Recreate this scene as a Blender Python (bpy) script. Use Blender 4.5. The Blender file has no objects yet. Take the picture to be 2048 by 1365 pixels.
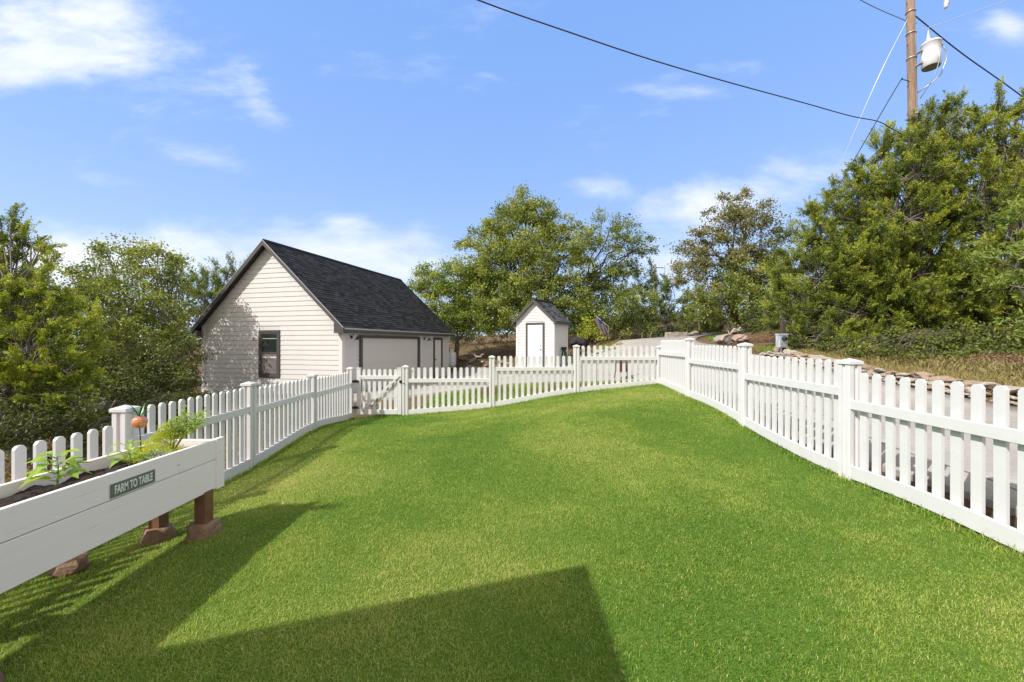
import bpy, bmesh, math, random
import numpy as np
from mathutils import Vector, Matrix, noise as mnoise
R = math.radians
sc = bpy.context.scene
C = sc.collection
F = 796.0                                   # focal length in photo pixels
# ------------------------------------------------------------------ camera
cam = bpy.data.cameras.new('camera'); cam.sensor_width = 36; cam.lens = F/2048*36
cam.shift_y = 3.5/2048; cam.clip_start = .05; cam.clip_end = 2000
co = bpy.data.objects.new('camera', cam); C.objects.link(co)
co.location = (0, 0, 0); co.rotation_euler = (R(90), 0, 0); sc.camera = co
# ------------------------------------------------------------------ light
SUN_EL = 43.5; HEAD = 55.0
sx, sy = math.sin(R(HEAD)), math.cos(R(HEAD))
sun = bpy.data.lights.new('sun', 'SUN'); sun.energy = 4.4; sun.angle = R(.5); sun.color = (1, .965, .92)
so = bpy.data.objects.new('sun', sun); C.objects.link(so)
Ldir = Vector((sx*math.cos(R(SUN_EL)), sy*math.cos(R(SUN_EL)), -math.sin(R(SUN_EL))))
so.rotation_euler = Ldir.to_track_quat('-Z', 'Y').to_euler(); so.location = (-20, -20, 30)
w = bpy.data.worlds.new('World'); sc.world = w; w.use_nodes = True
nt = w.node_tree; nt.nodes.clear()
def N(t, nt_, **kw):
    n = nt_.nodes.new(t)
    for k, v in kw.items():
        if k.startswith('i_'):
            key = k[2:]
            n.inputs[int(key) if key.isdigit() else key].default_value = v
        else: setattr(n, k, v)
    return n
def build_world():
    L = nt.links.new
    out = N('ShaderNodeOutputWorld', nt); bg = N('ShaderNodeBackground', nt); bg.inputs[1].default_value = .13
    sky = N('ShaderNodeTexSky', nt); sky.sky_type = 'NISHITA'; sky.sun_disc = False
    sky.sun_elevation = R(SUN_EL); sky.sun_rotation = R(180+HEAD); sky.air_density = 1.0; sky.dust_density = .6; sky.ozone_density = 1.3
    tc = N('ShaderNodeTexCoord', nt)
    sep = N('ShaderNodeSeparateXYZ', nt); L(tc.outputs['Generated'], sep.inputs[0])
    def M(op, a, b=None, c=None, cl=False):
        n = N('ShaderNodeMath', nt, operation=op); n.use_clamp = cl
        for i, v in enumerate((a, b, c)):
            if v is None: continue
            if hasattr(v, 'links') or hasattr(v, 'is_linked'): L(v, n.inputs[i])
            else: n.inputs[i].default_value = v
        return n.outputs[0]
    # tangent-plane coordinates of the sky ahead (fixed to the sky dome)
    yy = M('MAXIMUM', M('ABSOLUTE', sep.outputs[1]), .08)
    u = M('DIVIDE', sep.outputs[0], yy); v = M('DIVIDE', sep.outputs[2], yy)
    cmb = N('ShaderNodeCombineXYZ', nt); L(u, cmb.inputs[0]); L(v, cmb.inputs[1])
    cmb2 = N('ShaderNodeVectorMath', nt, operation='MULTIPLY'); L(cmb.outputs[0], cmb2.inputs[0]); cmb2.inputs[1].default_value = (1.6, 4.2, 1)
    rot = N('ShaderNodeMapping', nt); L(cmb2.outputs[0], rot.inputs[0]); rot.inputs['Rotation'].default_value = (0, 0, R(-14)); rot.inputs['Location'].default_value = (3.7, 1.3, .4)
    n1 = N('ShaderNodeTexNoise', nt, i_Scale=1.3, i_Detail=9, i_Roughness=.58, i_Distortion=.35); L(rot.outputs[0], n1.inputs['Vector'])
    n2 = N('ShaderNodeTexNoise', nt, i_Scale=6.0, i_Detail=6, i_Roughness=.6); L(rot.outputs[0], n2.inputs['Vector'])
    nz = M('ADD', M('MULTIPLY', n1.outputs[0], .8), M('MULTIPLY', n2.outputs[0], .25))
    def gauss(px, py, sxp, syp, amp, ang=0):
        u0, v0 = (px-1024)/F, (686-py)/F
        ca, sa = math.cos(R(ang)), math.sin(R(ang))
        du = M('SUBTRACT', u, u0); dv = M('SUBTRACT', v, v0)
        a = M('DIVIDE', M('ADD', M('MULTIPLY', du, ca), M('MULTIPLY', dv, sa)), sxp/F)
        b = M('DIVIDE', M('ADD', M('MULTIPLY', du, -sa), M('MULTIPLY', dv, ca)), syp/F)
        e = M('MULTIPLY', M('ADD', M('MULTIPLY', a, a), M('MULTIPLY', b, b)), -1.0)
        return M('MULTIPLY', M('EXPONENT', e), amp)
    gs = [(90, 60, 350, 110, .33, 12), (200, 120, 200, 60, .14, 5), (760, 530, 330, 75, .31, -6), (180, 520, 420, 60, .24, 4), (1420, 400, 260, 70, .17, 8),
          (1190, 372, 60, 28, .2, 8), (400, 320, 90, 26, .14, -6), (2020, 50, 60, 40, .26, -25), (1500, 130, 200, 30, .13, 4), (1360, 182, 170, 20, .18, -2),
          (520, 190, 40, 130, .10, 35), (690, 440, 60, 22, .2, -5), (1330, 530, 120, 50, .22, 0), (1650, 330, 250, 60, .13, 20), (200, 355, 120, 20, .12, -2), (60, 540, 200, 60, .15, 0), (1320,60,30,14,.16,0)]
    tot = None
    for g in gs:
        q = gauss(*g); tot = q if tot is None else M('ADD', tot, q)
    # haze-white toward the horizon, and generic clouds behind the camera
    dens = M('ADD', nz, tot)
    mr = N('ShaderNodeMapRange', nt, interpolation_type='SMOOTHSTEP'); L(dens, mr.inputs[0]); mr.inputs[1].default_value = .57; mr.inputs[2].default_value = .98
    mr.inputs[3].default_value = 0; mr.inputs[4].default_value = .92
    hz = M('EXPONENT', M('MULTIPLY', M('MAXIMUM', sep.outputs[2], 0), -3.7))
    gr = N('ShaderNodeMix', nt, data_type='RGBA'); L(hz, gr.inputs[0]); gr.inputs[6].default_value = SKYTOP; gr.inputs[7].default_value = HORIZ
    hm0 = N('ShaderNodeMix', nt, data_type='RGBA'); hm0.inputs[0].default_value = .75; L(sky.outputs[0], hm0.inputs[6]); L(gr.outputs[2], hm0.inputs[7])
    # white fill added to the unseen sky overhead and behind the viewpoint, lifts shadows
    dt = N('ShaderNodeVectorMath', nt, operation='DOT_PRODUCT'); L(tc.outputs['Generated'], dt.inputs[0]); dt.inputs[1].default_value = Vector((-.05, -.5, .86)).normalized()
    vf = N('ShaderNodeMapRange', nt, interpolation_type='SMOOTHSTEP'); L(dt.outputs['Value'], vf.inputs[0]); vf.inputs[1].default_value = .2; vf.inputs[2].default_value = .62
    hm = N('ShaderNodeMix', nt, data_type='RGBA'); L(vf.outputs[0], hm.inputs[0]); L(hm0.outputs[2], hm.inputs[6]); hm.inputs[7].default_value = SKY_FILL
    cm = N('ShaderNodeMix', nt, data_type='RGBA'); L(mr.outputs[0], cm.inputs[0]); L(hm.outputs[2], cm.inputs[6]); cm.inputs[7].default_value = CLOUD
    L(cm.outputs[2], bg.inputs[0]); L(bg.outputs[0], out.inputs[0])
SKYTOP = (1.4, 3.02, 7.0, 1); HORIZ = (4.8, 5.9, 7.4, 1); CLOUD = (6.6, 6.8, 7.1, 1); SKY_FILL = (6.2, 5.9, 5.7, 1)
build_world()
sc.view_settings.view_transform = 'Standard'; sc.view_settings.look = 'None'; sc.view_settings.exposure = .32; sc.view_settings.gamma = 1
sc.cycles.use_denoising = True
sc.cycles.max_bounces = 7; sc.cycles.diffuse_bounces = 4; sc.cycles.transmission_bounces = 4; sc.cycles.transparent_max_bounces = 4
sc.cycles.sample_clamp_indirect = 6

rng = np.random.default_rng(7); random.seed(7)
def P(px, py, d): return Vector(((px-1024)/F*d, d, (686-py)/F*d))
# ------------------------------------------------------------------ tags and object helpers
def tag(o, label=None, cat=None, group=None, kind=None):
    if label: o['label'] = label
    if cat: o['category'] = cat
    if group: o['group'] = group
    if kind: o['kind'] = kind
    return o
def empty(name, loc, rz=0, parent=None):
    o = bpy.data.objects.new(name, None); o.empty_display_size = .2; C.objects.link(o)
    o.location = loc; o.rotation_euler = (0, 0, rz); o.parent = parent; return o
def link(name, me, m, parent=None):
    me.materials.clear(); me.materials.append(m)
    o = bpy.data.objects.new(name, me); C.objects.link(o); o.parent = parent; return o
def copy_tree(o, parent=None):
    c = o.copy(); C.objects.link(c); c.parent = parent
    for ch in list(o.children): copy_tree(ch, c)
    return c
class MB:
    def __init__(s): s.v = []; s.f = []; s.sm = []
    def add(s, vs, fs, smooth=False, T=None):
        b = len(s.v)
        for p in vs:
            p = Vector(p)
            s.v.append(tuple(T @ p) if T is not None else tuple(p))
        for f in fs: s.f.append(tuple(b+i for i in f)); s.sm.append(smooth)
        return s
    def box(s, x0, x1, y0, y1, z0, z1, T=None, bev=0):
        if bev <= 0:
            return s.add([(x0,y0,z0),(x1,y0,z0),(x1,y1,z0),(x0,y1,z0),(x0,y0,z1),(x1,y0,z1),(x1,y1,z1),(x0,y1,z1)],
                     [(0,3,2,1),(4,5,6,7),(0,1,5,4),(1,2,6,5),(2,3,7,6),(3,0,4,7)], T=T)
        bm = bmesh.new(); bmesh.ops.create_cube(bm, size=1)
        for v in bm.verts: v.co = Vector(((x0+x1)/2+v.co.x*(x1-x0), (y0+y1)/2+v.co.y*(y1-y0), (z0+z1)/2+v.co.z*(z1-z0)))
        bmesh.ops.bevel(bm, geom=bm.edges[:], offset=bev, segments=1, affect='EDGES')
        bm.verts.index_update()
        s.add([v.co.copy() for v in bm.verts], [[v.index for v in f.verts] for f in bm.faces], T=T); bm.free(); return s
    def prism(s, poly, y0, y1, T=None):          # poly of (x,z), extruded along y (poly counter-clockwise seen from -y)
        n = len(poly)
        vs = [(x, y0, z) for x, z in poly]+[(x, y1, z) for x, z in poly]
        fs = [tuple(range(n)), tuple(range(2*n-1, n-1, -1))]+[(i, i+n, (i+1) % n+n, (i+1) % n) for i in range(n)]
        return s.add(vs, fs, T=T)
    def tube(s, pts, rad, seg=8, caps=True):
        pts = [Vector(p) for p in pts]; n = len(pts)
        if not hasattr(rad, '__len__'): rad = [rad]*n
        b = len(s.v); ref = None
        for i, p in enumerate(pts):
            t = (pts[min(i+1, n-1)]-pts[max(i-1, 0)]).normalized()
            if ref is None: ref = t.orthogonal().normalized()
            a = (ref-t*ref.dot(t)); a = a.normalized() if a.length > 1e-6 else t.orthogonal().normalized(); ref = a
            c = t.cross(a)
            for k in range(seg):
                th = 2*math.pi*k/seg
                s.v.append(tuple(p+(a*math.cos(th)+c*math.sin(th))*rad[i]))
        for i in range(n-1):
            for k in range(seg):
                k2 = (k+1) % seg
                s.f.append((b+i*seg+k, b+i*seg+k2, b+(i+1)*seg+k2, b+(i+1)*seg+k)); s.sm.append(True)
        if caps:
            s.f.append(tuple(b+k for k in range(seg-1, -1, -1))); s.sm.append(False)
            s.f.append(tuple(b+(n-1)*seg+k for k in range(seg))); s.sm.append(False)
        return s
    def lathe(s, prof, seg=20, T=None, caps=True):       # prof of (r,z)
        vs = [(r*math.cos(2*math.pi*k/seg), r*math.sin(2*math.pi*k/seg), z) for r, z in prof for k in range(seg)]
        fs = [(i*seg+k, i*seg+(k+1) % seg, (i+1)*seg+(k+1) % seg, (i+1)*seg+k) for i in range(len(prof)-1) for k in range(seg)]
        s.add(vs, fs, True, T)
        if caps:
            s.add(vs[:seg], [tuple(range(seg-1, -1, -1))], False, T); s.add(vs[-seg:], [tuple(range(seg))], False, T)
        return s
    def build(s, name, m, parent=None):
        me = bpy.data.meshes.new(name); me.from_pydata(s.v, [], s.f)
        me.polygons.foreach_set('use_smooth', s.sm); me.update()
        return link(name, me, m, parent)
def np_mesh(name, V, faces, tint=None):
    """V (n,3); faces: list of int arrays (m,k); tint per vertex"""
    me = bpy.data.meshes.new(name)
    V = np.ascontiguousarray(V, dtype=np.float32)
    me.vertices.add(len(V)); me.vertices.foreach_set('co', V.ravel())
    nl = sum(f.size for f in faces); npoly = sum(len(f) for f in faces)
    me.loops.add(nl); me.polygons.add(npoly)
    me.loops.foreach_set('vertex_index', np.concatenate([f.ravel() for f in faces]).astype(np.int32))
    starts = []; o = 0
    for f in faces:
        starts.append(o+np.arange(len(f))*f.shape[1]); o += f.size
    me.polygons.foreach_set('loop_start', np.concatenate(starts).astype(np.int32))
    me.update(calc_edges=True)
    if tint is not None:
        a = me.attributes.new('tint', 'FLOAT', 'POINT'); a.data.foreach_set('value', tint.astype(np.float32))
    return me
# ------------------------------------------------------------------ materials
def mat(name, col, rough=.6, var=None, bump=0, bscale=20, vscale=3, spec=.5, metal=0, coat=0):
    m = bpy.data.materials.new(name); m.use_nodes = True; t = m.node_tree; b = t.nodes['Principled BSDF']
    b.inputs['Base Color'].default_value = (*col, 1); b.inputs['Roughness'].default_value = rough
    b.inputs['Specular IOR Level'].default_value = spec; b.inputs['Metallic'].default_value = metal; b.inputs['Coat Weight'].default_value = coat
    tc = N('ShaderNodeTexCoord', t)
    if var:
        n = N('ShaderNodeTexNoise', t, i_Scale=vscale, i_Detail=8, i_Roughness=.65); t.links.new(tc.outputs['Object'], n.inputs['Vector'])
        r = N('ShaderNodeMapRange', t); t.links.new(n.outputs[0], r.inputs[0]); r.inputs[1].default_value = .3; r.inputs[2].default_value = .7
        mx = N('ShaderNodeMix', t, data_type='RGBA'); t.links.new(r.outputs[0], mx.inputs[0])
        mx.inputs[6].default_value = (*col, 1); mx.inputs[7].default_value = (*var, 1); t.links.new(mx.outputs[2], b.inputs['Base Color'])
    if bump:
        n = N('ShaderNodeTexNoise', t, i_Scale=bscale, i_Detail=6); t.links.new(tc.outputs['Object'], n.inputs['Vector'])
        bp = N('ShaderNodeBump', t, i_Strength=bump, i_Distance=.02); t.links.new(n.outputs[0], bp.inputs['Height']); t.links.new(bp.outputs[0], b.inputs['Normal'])
    return m
def leafmat(name, c0, c1, trans=.35, rough=.55, c2=None):
    m = bpy.data.materials.new(name); m.use_nodes = True; t = m.node_tree; b = t.nodes['Principled BSDF']; L = t.links.new
    at = N('ShaderNodeAttribute', t); at.attribute_name = 'tint'
    cr = N('ShaderNodeValToRGB', t); L(at.outputs['Fac'], cr.inputs[0])
    cr.color_ramp.elements[0].color = (*c0, 1); cr.color_ramp.elements[1].color = (*c1, 1)
    if c2:
        cr.color_ramp.elements[1].position = .8; e = cr.color_ramp.elements.new(1); e.color = (*c2, 1)
    L(cr.outputs[0], b.inputs['Base Color']); b.inputs['Roughness'].default_value = rough; b.inputs['Specular IOR Level'].default_value = .35
    tr = N('ShaderNodeBsdfTranslucent', t); g = N('ShaderNodeMix', t, data_type='RGBA', blend_type='MULTIPLY'); g.inputs[0].default_value = 1
    L(cr.outputs[0], g.inputs[6]); g.inputs[7].default_value = (1.3, 1.3, .5, 1); L(g.outputs[2], tr.inputs[0])
    mx = N('ShaderNodeMixShader', t); mx.inputs[0].default_value = trans
    L(b.outputs[0], mx.inputs[1]); L(tr.outputs[0], mx.inputs[2]); L(mx.outputs[0], t.nodes['Material Output'].inputs[0])
    return m
vinyl = mat('white_vinyl', (.675, .665, .655), .38, var=(.63, .62, .61), vscale=5)
def dirty(m):
    t = m.node_tree; L = t.links.new; b = t.nodes['Principled BSDF']; src = b.inputs['Base Color'].links[0].from_socket
    g = N('ShaderNodeNewGeometry', t); n = N('ShaderNodeTexNoise', t, i_Scale=7, i_Detail=8, i_Roughness=.75); L(g.outputs['Position'], n.inputs['Vector'])
    r = N('ShaderNodeMapRange', t); L(n.outputs[0], r.inputs[0]); r.inputs[1].default_value = .60; r.inputs[2].default_value = .78; r.inputs[3].default_value = 0; r.inputs[4].default_value = .4
    x = N('ShaderNodeMix', t, data_type='RGBA'); L(r.outputs[0], x.inputs[0]); L(src, x.inputs[6]); x.inputs[7].default_value = (.38, .36, .30, 1); L(x.outputs[2], b.inputs['Base Color'])
dirty(vinyl)
paint_white = mat('painted_wood', (.76, .72, .69), .55, var=(.70, .65, .61), vscale=4, bump=.15, bscale=30)
siding_m = mat('cream_siding', (.63, .61, .585), .6, var=(.585, .565, .535), vscale=2, bump=.12, bscale=60)
trim_cream = mat('cream_trim', (.66, .64, .61), .55, bump=.05, bscale=40)
dark_trim = mat('bronze_trim', (.062, .058, .055), .5, var=(.074, .069, .065), vscale=4)
soffit_m = mat('soffit', (.04, .036, .035), .6)
drip_m = mat('drip_edge', (.45, .44, .43), .35, metal=.3)
door_white = mat('door_white', (.84, .84, .85), .35)
gdoor_m = mat('garage_door', (.58, .54, .49), .5, bump=.05, bscale=80)
black_m = mat('black_metal', (.012, .012, .012), .4)
wood_leg = mat('stained_wood', (.22, .10, .05), .55, var=(.13, .06, .03), vscale=12, bump=.3)
bark_m = mat('bark', (.16, .13, .10), .85, var=(.07, .055, .045), vscale=6, bump=.8, bscale=14)
barkg_m = mat('grey_bark', (.28, .24, .20), .85, var=(.13, .11, .09), vscale=8, bump=.6, bscale=20)
rock_m = mat('limestone', (.46, .41, .34), .85, var=(.25, .21, .17), vscale=5, bump=.8, bscale=9)
rockd_m = mat('brown_rock', (.30, .22, .17), .85, var=(.17, .12, .09), vscale=6, bump=.8, bscale=9)
foot_m = mat('footing_stone', (.32, .20, .125), .85, var=(.17, .10, .06), vscale=14, bump=.8, bscale=25)
glass_m = mat('window_glass', (.02, .028, .028), .05, spec=.9)
screen_m = mat('window_screen', (.16, .14, .13), .5)
metal_g = mat('galvanised', (.50, .50, .50), .4, metal=.5, var=(.36, .36, .36), vscale=4)
# ------------------------------------------------------------------ terrain
ctrl = np.array([(-3.8,9.3,-1.78),(-2.46,9.2,-1.68),(-.47,9.3,-1.51),(1.53,9.45,-1.19),(3.5,9.6,-1.0),(3.45,7.7,-1.06),(3.37,5.75,-1.185),(3.25,3.83,-1.31),(3.15,2.4,-1.32),(3.1,0,-1.4),
(-3.7,7.33,-1.62),(-3.62,5.46,-1.74),(-3.5,3.6,-1.68),(-3.4,1.7,-1.68),(-2.45,3.2,-1.55),(-2.4,1.8,-1.60),(0,1.7,-1.5),(0,4,-1.46),(0,6.5,-1.40),(1.7,6,-1.28),(1.6,3,-1.40),(-2,6.5,-1.55),
(-2.3,10.7,-1.52),(0,10.9,-1.28),(2.9,11,-1.1),(-2.3,11.5,-1.42),(-4,11.8,-1.66),(0,11.9,-1.14),(2.9,11.7,-1.03),(4.1,9.5,-.95),(3.9,6,-1.05),(3.9,3.1,-1.12),(4,0,-1.18),(7.3,0,-1.1),(7.3,5.6,-1.0),(7.3,8.1,-.80),(7.3,10.2,-.56),(7.3,12,-.42),
(5.2,15,-.33),(4.3,12.5,-.85),(2.4,15,-1.02),(-5.9,13.6,-1.85),(-3.6,22.8,-1.85),(-4.6,18,-1.85),(-2,15,-1.72),(-1,21.5,-1.6),(.6,18,-1.26),(2.3,18,-1.2),(4.3,18.6,-.55),(5.4,20,.02),(9,19.5,.12),(9.2,17,.0),(12,24,.45),(15,30,.9),(8.2,12.5,-.26),
(-5,9,-1.9),(-5,5,-2.0),(-5,1,-2.0),(-9,8,-2.3),(-15,10,-2.8),(-30,15,-3.5),(-12,15,-2.0),(-8,14,-1.9),(-14,25,-2.2),(-8,30,-1.2),(-3,26,-.9),(0,25.5,-.75),(-2,32,-.1),(3,27,-.1),(0,40,.3),(5,40,.9),(-15,45,-.5),(15,40,1.8),(40,70,4),(0,90,2),(-50,80,-2),
(8.2,5.6,-.78),(8.2,9,-.62),(8.2,10.6,-.42),(9.5,7,-.48),(12,8,.05),(11,3,-.2),(10,12,.1),(16,12,.9),(25,10,2),(12,18,.6),(30,30,2.6),(8.2,0,-.9),(0,-6,-1.55),(-8,-6,-2),(8,-8,-.9),(25,-15,1)])
def rbf_fit(c):
    p = c[:, :2]; d = np.sqrt(((p[:, None]-p[None])**2).sum(-1)+.8)
    A = np.zeros((len(c)+3,)*2); A[:-3, :-3] = d+np.eye(len(c))*-.02; A[:-3, -3:-1] = p; A[:-3, -1] = 1; A[-3:, :-3] = A[:-3, -3:].T
    return np.linalg.solve(A, np.r_[c[:, 2], 0, 0, 0])
_w = rbf_fit(ctrl)
def HZ(x, y):
    x = np.atleast_1d(np.asarray(x, float)); y = np.atleast_1d(np.asarray(y, float)); sh = x.shape; x = x.ravel(); y = y.ravel()
    out = np.empty(len(x))
    for i in range(0, len(x), 20000):
        X = x[i:i+20000]; Y = y[i:i+20000]
        d = np.sqrt((X[:, None]-ctrl[:, 0])**2+(Y[:, None]-ctrl[:, 1])**2+.8)
        out[i:i+20000] = d@_w[:-3]+X*_w[-3]+Y*_w[-2]+_w[-1]
    return out.reshape(sh)
def H(x, y): return float(HZ(x, y)[0])
drive_poly = [(3.62,-4),(3.55,3),(3.72,6),(3.95,9.4),(3.75,10.7),(2.9,11.15),(0,11.4),(-2.3,11.15),(-4.0,11.5),(-6.2,12.6),(-6.6,13.7),(-5.9,13.9),(-3.66,22.9),(-2.6,24.2),(-.6,22.3),(1.2,20.6),(3.4,20),(4.3,18.9),(5.3,20),(6.2,21.8),(10.2,27.2),(13.5,29),
              (13.6,26),(10.8,22.4),(8.8,19.2),(8.3,17),(7.75,14.5),(7.45,12.5),(7.35,8),(7.35,-4)]
def inpoly(x, y, poly):
    x = np.asarray(x); y = np.asarray(y); c = np.zeros(x.shape, bool); n = len(poly)
    for i in range(n):
        x0, y0 = poly[i]; x1, y1 = poly[(i+1) % n]
        if y0 == y1: continue
        k = ((y0 > y) != (y1 > y)) & (x < (x1-x0)*(y-y0)/(y1-y0)+x0); c ^= k
    return c
def polydist(x, y, poly):
    d = np.full(np.shape(x), 1e9); n = len(poly)
    for i in range(n):
        a = np.array(poly[i], float); b = np.array(poly[(i+1) % n], float); ab = b-a
        t = np.clip(((x-a[0])*ab[0]+(y-a[1])*ab[1])/(ab@ab), 0, 1)
        d = np.minimum(d, np.hypot(x-a[0]-t*ab[0], y-a[1]-t*ab[1]))
    return d
def ground_mat():
    m = bpy.data.materials.new('dirt_and_dry_grass'); m.use_nodes = True; t = m.node_tree; b = t.nodes['Principled BSDF']; L = t.links.new
    tc = N('ShaderNodeTexCoord', t); b.inputs['Roughness'].default_value = .95; b.inputs['Specular IOR Level'].default_value = .1
    n = N('ShaderNodeTexNoise', t, i_Scale=.55, i_Detail=10, i_Roughness=.7); L(tc.outputs['Object'], n.inputs['Vector'])
    cr = N('ShaderNodeValToRGB', t); L(n.outputs[0], cr.inputs[0]); e = cr.color_ramp.elements
    e[0].position = .3; e[0].color = (.08, .05, .03, 1); e[1].position = .75; e[1].color = (.26, .185, .10, 1)
    q = e.new(.5); q.color = (.16, .105, .06, 1)
    n2 = N('ShaderNodeTexNoise', t, i_Scale=18, i_Detail=6, i_Roughness=.75); L(tc.outputs['Object'], n2.inputs['Vector'])
    mx = N('ShaderNodeMix', t, data_type='RGBA', blend_type='OVERLAY'); mx.inputs[0].default_value = .8; L(cr.outputs[0], mx.inputs[6]); L(n2.outputs[0], mx.inputs[7]); L(mx.outputs[2], b.inputs[0])
    bp = N('ShaderNodeBump', t, i_Strength=.9, i_Distance=.06); L(n2.outputs[0], bp.inputs['Height']); L(bp.outputs[0], b.inputs['Normal'])
    return m
def build_ground():
    xs = np.unique(np.round(np.r_[-300, -200, -120, -80, -60, -45, -35, np.arange(-28, -12, 1.0), np.arange(-12, 14, .3), np.arange(14, 34, 1.0), 40, 50, 65, 90, 130, 200, 300], 3))
    ys = np.unique(np.round(np.r_[-300, -150, -80, -40, -20, -12, np.arange(-8, 30, .3), np.arange(30, 60, 1.5), 70, 85, 100, 130, 180, 260, 400, 700], 3))
    X, Y = np.meshgrid(xs, ys)
    Xc = np.clip(X, -60, 60); Yc = np.clip(Y, -25, 100)
    Z = HZ(Xc.ravel(), Yc.ravel()).reshape(X.shape)
    ins = inpoly(X, Y, drive_poly) & (polydist(X, Y, drive_poly) > .12)
    bumps = np.array([mnoise.noise(Vector((x*.7, y*.7, 0))) for x, y in zip(X.ravel(), Y.ravel())]).reshape(X.shape)*.06
    lawn = inpoly(X, Y, lawn_poly) | (polydist(X, Y, lawn_poly) < .5)
    Z = Z+np.where(lawn | inpoly(X, Y, drive_poly), 0, bumps)
    Z = Z-np.where(ins, .16, 0)-np.where(lawn, .006, 0)-.01
    idx = np.arange(X.size).reshape(X.shape)
    Fq = np.stack([idx[:-1, :-1].ravel(), idx[:-1, 1:].ravel(), idx[1:, 1:].ravel(), idx[1:, :-1].ravel()], 1)
    me = np_mesh('ground', np.stack([X.ravel(), Y.ravel(), Z.ravel()], 1), [Fq])
    me.polygons.foreach_set('use_smooth', [True]*len(me.polygons))
    tag(link('ground', me, ground_mat()), kind='structure')
lawn_poly = [(-3.72,-3),(-3.55,1.5),(-3.66,5.46),(-3.75,9.2),(-2.46,9.25),(-.47,9.35),(1.53,9.5),(3.56,9.65),(3.46,7.7),(3.36,5.7),(3.26,3.83),(3.2,1.8),(3.15,-3)]
strip_poly = [(-2.46,9.25),(-.47,9.35),(1.53,9.5),(3.56,9.65),(3.8,9.7),(3.72,10.66),(2.9,11.1),(0,11.35),(-2.1,11.1)]
def sheet(name, poly, dz, m, skirt=0, cell=.4, kind='structure'):
    bm = bmesh.new(); f = bm.faces.new([bm.verts.new((x, y, 0)) for x, y in poly])
    xs = [p[0] for p in poly]; ys = [p[1] for p in poly]
    for ax, a, b in ((0, min(xs), max(xs)), (1, min(ys), max(ys))):
        k = a+cell
        while k < b:
            no = (1, 0, 0) if ax == 0 else (0, 1, 0); pt = (k, 0, 0) if ax == 0 else (0, k, 0)
            bmesh.ops.bisect_plane(bm, geom=bm.verts[:]+bm.edges[:]+bm.faces[:], plane_co=pt, plane_no=no); k += cell
    bmesh.ops.triangulate(bm, faces=bm.faces[:])
    vs = bm.verts[:]
    z = HZ([v.co.x for v in vs], [v.co.y for v in vs])
    for v, q in zip(vs, z): v.co.z = q+dz
    bmesh.ops.recalc_face_normals(bm, faces=bm.faces[:])
    if sum(f.normal.z for f in bm.faces) < 0: bmesh.ops.reverse_faces(bm, faces=bm.faces[:])
    for f in bm.faces: f.smooth = True
    if skirt:
        be = [e for e in bm.edges if e.is_boundary]
        r = bmesh.ops.extrude_edge_only(bm, edges=be)
        for g in r['geom']:
            if isinstance(g, bmesh.types.BMVert): g.co.z -= skirt
            if isinstance(g, bmesh.types.BMFace): g.smooth = False
    me = bpy.data.meshes.new(name); bm.to_mesh(me); bm.free()
    return tag(link(name, me, m), kind=kind)
def concrete():
    m = bpy.data.materials.new('concrete'); m.use_nodes = True; t = m.node_tree; b = t.nodes['Principled BSDF']; L = t.links.new
    tc = N('ShaderNodeTexCoord', t); b.inputs['Roughness'].default_value = .85; b.inputs['Specular IOR Level'].default_value = .25
    n = N('ShaderNodeTexNoise', t, i_Scale=1.1, i_Detail=9, i_Roughness=.65); L(tc.outputs['Object'], n.inputs['Vector'])
    cr = N('ShaderNodeValToRGB', t); L(n.outputs[0], cr.inputs[0]); e = cr.color_ramp.elements
    e[0].position = .3; e[0].color = (.28, .26, .235, 1); e[1].position = .7; e[1].color = (.38, .36, .325, 1)
    n2 = N('ShaderNodeTexNoise', t, i_Scale=45, i_Detail=5); L(tc.outputs['Object'], n2.inputs['Vector'])
    mx = N('ShaderNodeMix', t, data_type='RGBA', blend_type='OVERLAY'); mx.inputs[0].default_value = .35; L(cr.outputs[0], mx.inputs[6]); L(n2.outputs[0], mx.inputs[7])
    mp = N('ShaderNodeMapping', t); mp.inputs['Rotation'].default_value = (0, 0, R(12)); L(tc.outputs['Object'], mp.inputs[0])
    br = N('ShaderNodeTexBrick', t); br.offset = 0; L(mp.outputs[0], br.inputs['Vector'])
    br.inputs['Scale'].default_value = 1; br.inputs['Brick Width'].default_value = 3.1; br.inputs['Row Height'].default_value = 3.1; br.inputs['Mortar Size'].default_value = .012
    br.inputs['Color1'].default_value = br.inputs['Color2'].default_value = (1, 1, 1, 1); br.inputs['Mortar'].default_value = (.45, .42, .38, 1)
    m2 = N('ShaderNodeMix', t, data_type='RGBA', blend_type='MULTIPLY'); m2.inputs[0].default_value = 1; L(mx.outputs[2], m2.inputs[6]); L(br.outputs[0], m2.inputs[7]); L(m2.outputs[2], b.inputs[0])
    bp = N('ShaderNodeBump', t, i_Strength=.25, i_Distance=.01); L(n2.outputs[0], bp.inputs['Height']); L(bp.outputs[0], b.inputs['Normal'])
    return m
def turf_mat():
    return mat('turf_soil', (.07, .14, .015), .95, var=(.12, .17, .03), vscale=9, bump=.6, bscale=60, spec=.1)
build_ground()
sheet('driveway', drive_poly, .04, concrete(), skirt=.3)
sheet('lawn', lawn_poly, .004, turf_mat(), cell=.3)
sheet('lawn', strip_poly, .003, turf_mat(), cell=.3)
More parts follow.
